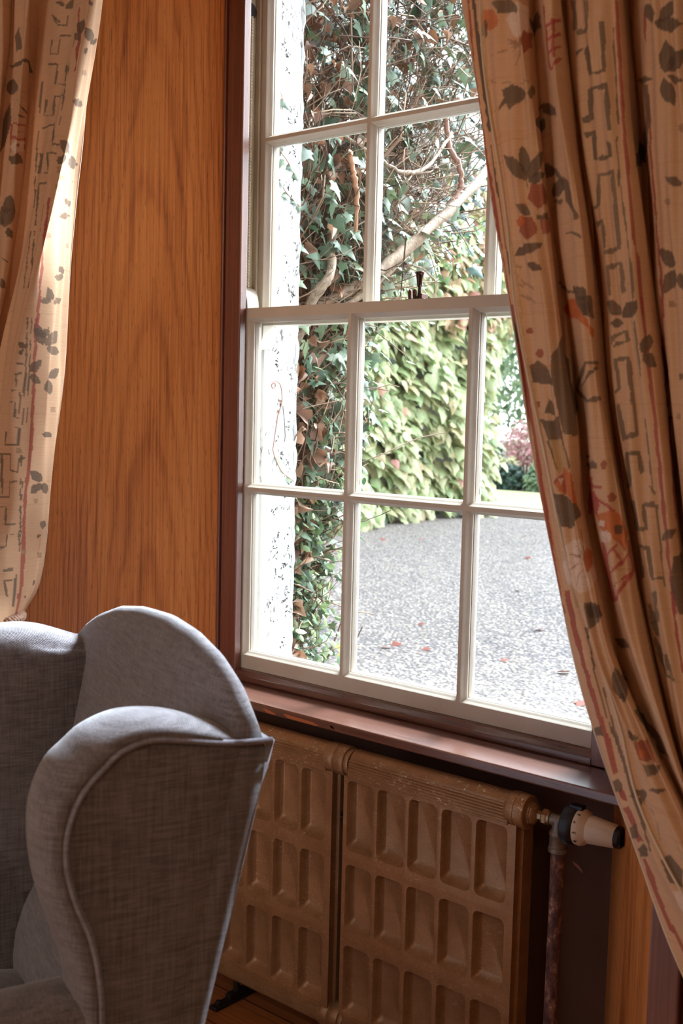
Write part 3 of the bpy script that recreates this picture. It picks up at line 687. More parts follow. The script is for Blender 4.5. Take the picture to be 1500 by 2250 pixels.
def soft_box(u0, u1, d0, d1, z0, z1, r, name, mt=linen, puff=.0):
    b = MB(); n = 6; N = 12; vs = []; fs = []
    def pt(a, c, e): # superellipsoid-like rounded box
        return a
    bm = bmesh.new(); bmesh.ops.create_cube(bm, size=1); bmesh.ops.subdivide_edges(bm, edges=bm.edges, cuts=7, use_grid_fill=True)
    cx, cy, cz = (u0+u1)/2, (d0+d1)/2, (z0+z1)/2; hx, hy, hz = (u1-u0)/2, (d1-d0)/2, (z1-z0)/2
    for v_ in bm.verts:
        p = Vector((v_.co.x*2*hx, v_.co.y*2*hy, v_.co.z*2*hz))
        c = Vector((max(-hx+r, min(hx-r, p.x)), max(-hy+r, min(hy-r, p.y)), max(-hz+r, min(hz-r, p.z)))); dl = p-c
        if dl.length > 1e-6: p = c+dl.normalized()*min(r, dl.length) if dl.length > r else p
        p.z += puff*(1-(p.x/hx)**2)*(1-(p.y/hy)**2)*(1 if p.z > 0 else 0)
        v_.co = Vector(cp(cx+p.x, cy+p.y, cz+p.z))
    me = bpy.data.meshes.new(name); bm.to_mesh(me); bm.free(); me.materials.append(mt)
    for p in me.polygons: p.use_smooth = True
    o = bpy.data.objects.new(name, me); C.objects.link(o); return cpart(o, sub=1)
for s_ in (0, 1):
    ua, ub = (-.004, .125) if s_ == 0 else (CW-.125, CW+.004)
    soft_box(ua, ub, .09, .66, .20, .715, .055, 'armrest', linen)
soft_box(.11, CW-.11, .15, .69, .32, .49, .05, 'seat_cushion', linen, .02)
soft_box(.01, CW-.01, .10, .66, .16, .33, .03, 'seat_base', linen)
for u, d in ((.05, .16), (CW-.05, .16), (.05, .62), (CW-.05, .62)):
    p0 = Vector(cp(u, d, .18)); p1 = Vector(cp(u, d, 0))
    cpart(MB().tube([p0, p1], [.024, .014], 12).build('leg', darkwood, smooth=True))
CURTAIN_ZR=(-0.7,0.1,27)
CURTAIN_ZL=(-0.7,0.1,27)
KEYS_R=[(-0.56,[1.5511,1.5511,1.5511,1.5511,1.5511,1.4864,1.4217,1.3688,1.3217,1.2836,1.2495,1.2197,1.1936,1.1693,1.1459,1.1208,1.0959,1.072,1.0531,1.0323,1.0144,1.0023,0.9902,0.9781,0.9661,0.954,0.9419]),(-0.585,[1.6881,1.6881,1.6881,1.6881,1.6881,1.6052,1.5222,1.4392,1.3778,1.3427,1.3001,1.2593,1.2284,1.2017,1.1757,1.1498,1.1289,1.1072,1.0876,1.0716,1.061,1.0518,1.0426,1.0333,1.0241,1.0149,1.0056]),(-0.6,[1.669,1.669,1.669,1.669,1.669,1.6083,1.5477,1.487,1.4263,1.3718,1.319,1.2854,1.262,1.2398,1.2184,1.1978,1.1728,1.1533,1.1376,1.1234,1.1131,1.1046,1.0961,1.0875,1.079,1.0705,1.0619]),(-0.59,[1.6824,1.6824,1.6824,1.6824,1.6824,1.6239,1.5654,1.507,1.4485,1.3854,1.331,1.3009,1.272,1.2582,1.2365,1.2197,1.1997,1.1828,1.1663,1.1519,1.1413,1.132,1.1228,1.1135,1.1042,1.0949,1.0857]),(-0.525,[1.6564,1.6564,1.6564,1.6564,1.6564,1.5951,1.5338,1.4725,1.4113,1.345,1.2984,1.271,1.2415,1.2291,1.2082,1.1909,1.1711,1.1536,1.1375,1.1224,1.1106,1.1014,1.0922,1.083,1.0737,1.0645,1.0553]),(-0.605,[1.684,1.684,1.684,1.684,1.684,1.6314,1.5788,1.5262,1.4737,1.4211,1.3742,1.3422,1.3171,1.2987,1.2825,1.265,1.2454,1.2268,1.2091,1.1941,1.1834,1.1734,1.1634,1.1534,1.1434,1.1334,1.1234]),(-0.59,[1.6276,1.6276,1.6276,1.6276,1.6276,1.5856,1.5435,1.5015,1.4595,1.4223,1.3907,1.3598,1.3373,1.3143,1.2924,1.2772,1.2608,1.2403,1.221,1.2046,1.193,1.1823,1.1715,1.1608,1.1501,1.1394,1.1287]),(-0.49,[1.5653,1.5653,1.5653,1.5653,1.5653,1.5261,1.4869,1.4477,1.4085,1.3767,1.346,1.3164,1.2947,1.2701,1.2494,1.2338,1.2192,1.1988,1.1803,1.1637,1.1503,1.1399,1.1296,1.1193,1.109,1.0987,1.0883]),(-0.575,[1.6148,1.6148,1.6148,1.6148,1.6148,1.5762,1.5377,1.4991,1.4605,1.4267,1.3973,1.3675,1.3443,1.3213,1.3016,1.2873,1.2711,1.2507,1.2314,1.2158,1.2044,1.1939,1.1835,1.173,1.1625,1.1521,1.1416]),(-0.6,[1.6304,1.6304,1.6304,1.6304,1.6304,1.5951,1.5597,1.5244,1.4891,1.4537,1.4252,1.4007,1.3797,1.3618,1.3439,1.3269,1.31,1.2927,1.2757,1.2611,1.2514,1.2417,1.2321,1.2224,1.2127,1.203,1.1934]),(-0.585,[1.6484,1.6484,1.6484,1.6484,1.6484,1.6168,1.5851,1.5535,1.5219,1.4903,1.4586,1.4297,1.4098,1.395,1.3783,1.3577,1.3413,1.3248,1.3083,1.2919,1.282,1.2721,1.2622,1.2523,1.2424,1.2325,1.2226]),(-0.47,[1.5992,1.5992,1.5992,1.5992,1.5992,1.5674,1.5357,1.504,1.4722,1.4405,1.4087,1.3807,1.3633,1.3497,1.3341,1.314,1.2993,1.2849,1.2703,1.2551,1.2436,1.2346,1.2256,1.2166,1.2076,1.1986,1.1896]),(-0.575,[1.6547,1.6547,1.6547,1.6547,1.6547,1.6233,1.592,1.5606,1.5293,1.4979,1.4665,1.4377,1.4187,1.405,1.3903,1.3708,1.3596,1.346,1.3332,1.3197,1.3117,1.3038,1.2959,1.2879,1.28,1.272,1.2641]),(-0.6,[1.7342,1.7342,1.7342,1.7342,1.7342,1.6971,1.6599,1.6227,1.5855,1.5484,1.5112,1.4765,1.4527,1.4372,1.4222,1.4111,1.3968,1.3839,1.3717,1.3606,1.3533,1.3461,1.3388,1.3315,1.3243,1.317,1.3097]),(-0.6,[1.841,1.841,1.841,1.841,1.841,1.7924,1.7438,1.6951,1.6465,1.5979,1.5493,1.511,1.488,1.4719,1.4556,1.4428,1.4287,1.4147,1.4019,1.391,1.3833,1.3757,1.368,1.3604,1.3527,1.3451,1.3374]),(-0.54,[1.8708,1.8708,1.8708,1.8708,1.8708,1.8231,1.7753,1.7276,1.6798,1.6321,1.5844,1.5474,1.5233,1.5029,1.4871,1.4712,1.4578,1.4448,1.4323,1.4219,1.4146,1.4073,1.4001,1.3928,1.3855,1.3782,1.3709])]
KEYS_L=[(-0.47,[-0.1776,-0.1776,-0.1776,-0.1776,-0.1776,-0.1847,-0.1962,-0.222,-0.287,-0.2154,-0.1828,-0.1647,-0.1504,-0.1366,-0.1238,-0.1098,-0.0964,-0.0858,-0.0717,-0.0474,-0.0266,-0.0061,0.0146,0.027,0.0393,0.0517,0.064]),(-0.52,[-0.163,-0.163,-0.163,-0.163,-0.163,-0.172,-0.1948,-0.2027,-0.2347,-0.1961,-0.1814,-0.152,-0.1341,-0.1167,-0.0978,-0.0795,-0.0635,-0.0521,-0.0382,-0.0199,0.0103,0.0425,0.0728,0.0923,0.1118,0.1313,0.1507]),(-0.6,[-0.1779,-0.1779,-0.1779,-0.1779,-0.1779,-0.1856,-0.1989,-0.2035,-0.1789,-0.1969,-0.1856,-0.1656,-0.1502,-0.1354,-0.1144,-0.0795,-0.0377,0.0024,0.0404,0.0832,0.1177,0.1531,0.1781,0.1991,0.2201,0.2411,0.2621]),(-0.59,[-0.2485,-0.2485,-0.2485,-0.2485,-0.2485,-0.2554,-0.2534,-0.247,-0.219,-0.2404,-0.2401,-0.2354,-0.2217,-0.2069,-0.1856,-0.1496,-0.1086,-0.0677,-0.0325,0.0017,0.0355,0.0698,0.0969,0.1173,0.1378,0.1583,0.1788]),(-0.552,[-0.3327,-0.3327,-0.3327,-0.3327,-0.3327,-0.342,-0.3459,-0.349,-0.3115,-0.3424,-0.3326,-0.322,-0.3034,-0.2848,-0.2564,-0.2262,-0.1957,-0.1704,-0.1473,-0.1256,-0.1125,-0.1004,-0.0885,-0.0812,-0.074,-0.0667,-0.0595]),(-0.6,[-0.304,-0.304,-0.304,-0.304,-0.304,-0.3132,-0.3123,-0.3062,-0.2586,-0.2995,-0.2989,-0.2932,-0.2748,-0.2558,-0.2267,-0.196,-0.1656,-0.1428,-0.1223,-0.103,-0.0856,-0.0713,-0.0598,-0.0508,-0.0419,-0.0329,-0.024]),(-0.55,[-0.4357,-0.4357,-0.4357,-0.4357,-0.4357,-0.443,-0.4406,-0.4374,-0.3808,-0.4307,-0.4272,-0.423,-0.4084,-0.3939,-0.3643,-0.3326,-0.3017,-0.2773,-0.2553,-0.233,-0.2159,-0.2021,-0.1916,-0.1834,-0.1757,-0.168,-0.1603]),(-0.59,[-0.4266,-0.4266,-0.4266,-0.4266,-0.4266,-0.4333,-0.4254,-0.4167,-0.3447,-0.41,-0.4121,-0.4133,-0.4,-0.3866,-0.3623,-0.3345,-0.3018,-0.2746,-0.2491,-0.2236,-0.2028,-0.1859,-0.173,-0.1632,-0.1534,-0.1436,-0.1339]),(-0.55,[-0.5547,-0.5547,-0.5547,-0.5547,-0.5547,-0.558,-0.5474,-0.5348,-0.4626,-0.5282,-0.534,-0.538,-0.5313,-0.5247,-0.5001,-0.4737,-0.4477,-0.4252,-0.4044,-0.3779,-0.3549,-0.3352,-0.3216,-0.31,-0.2999,-0.2897,-0.2796])]
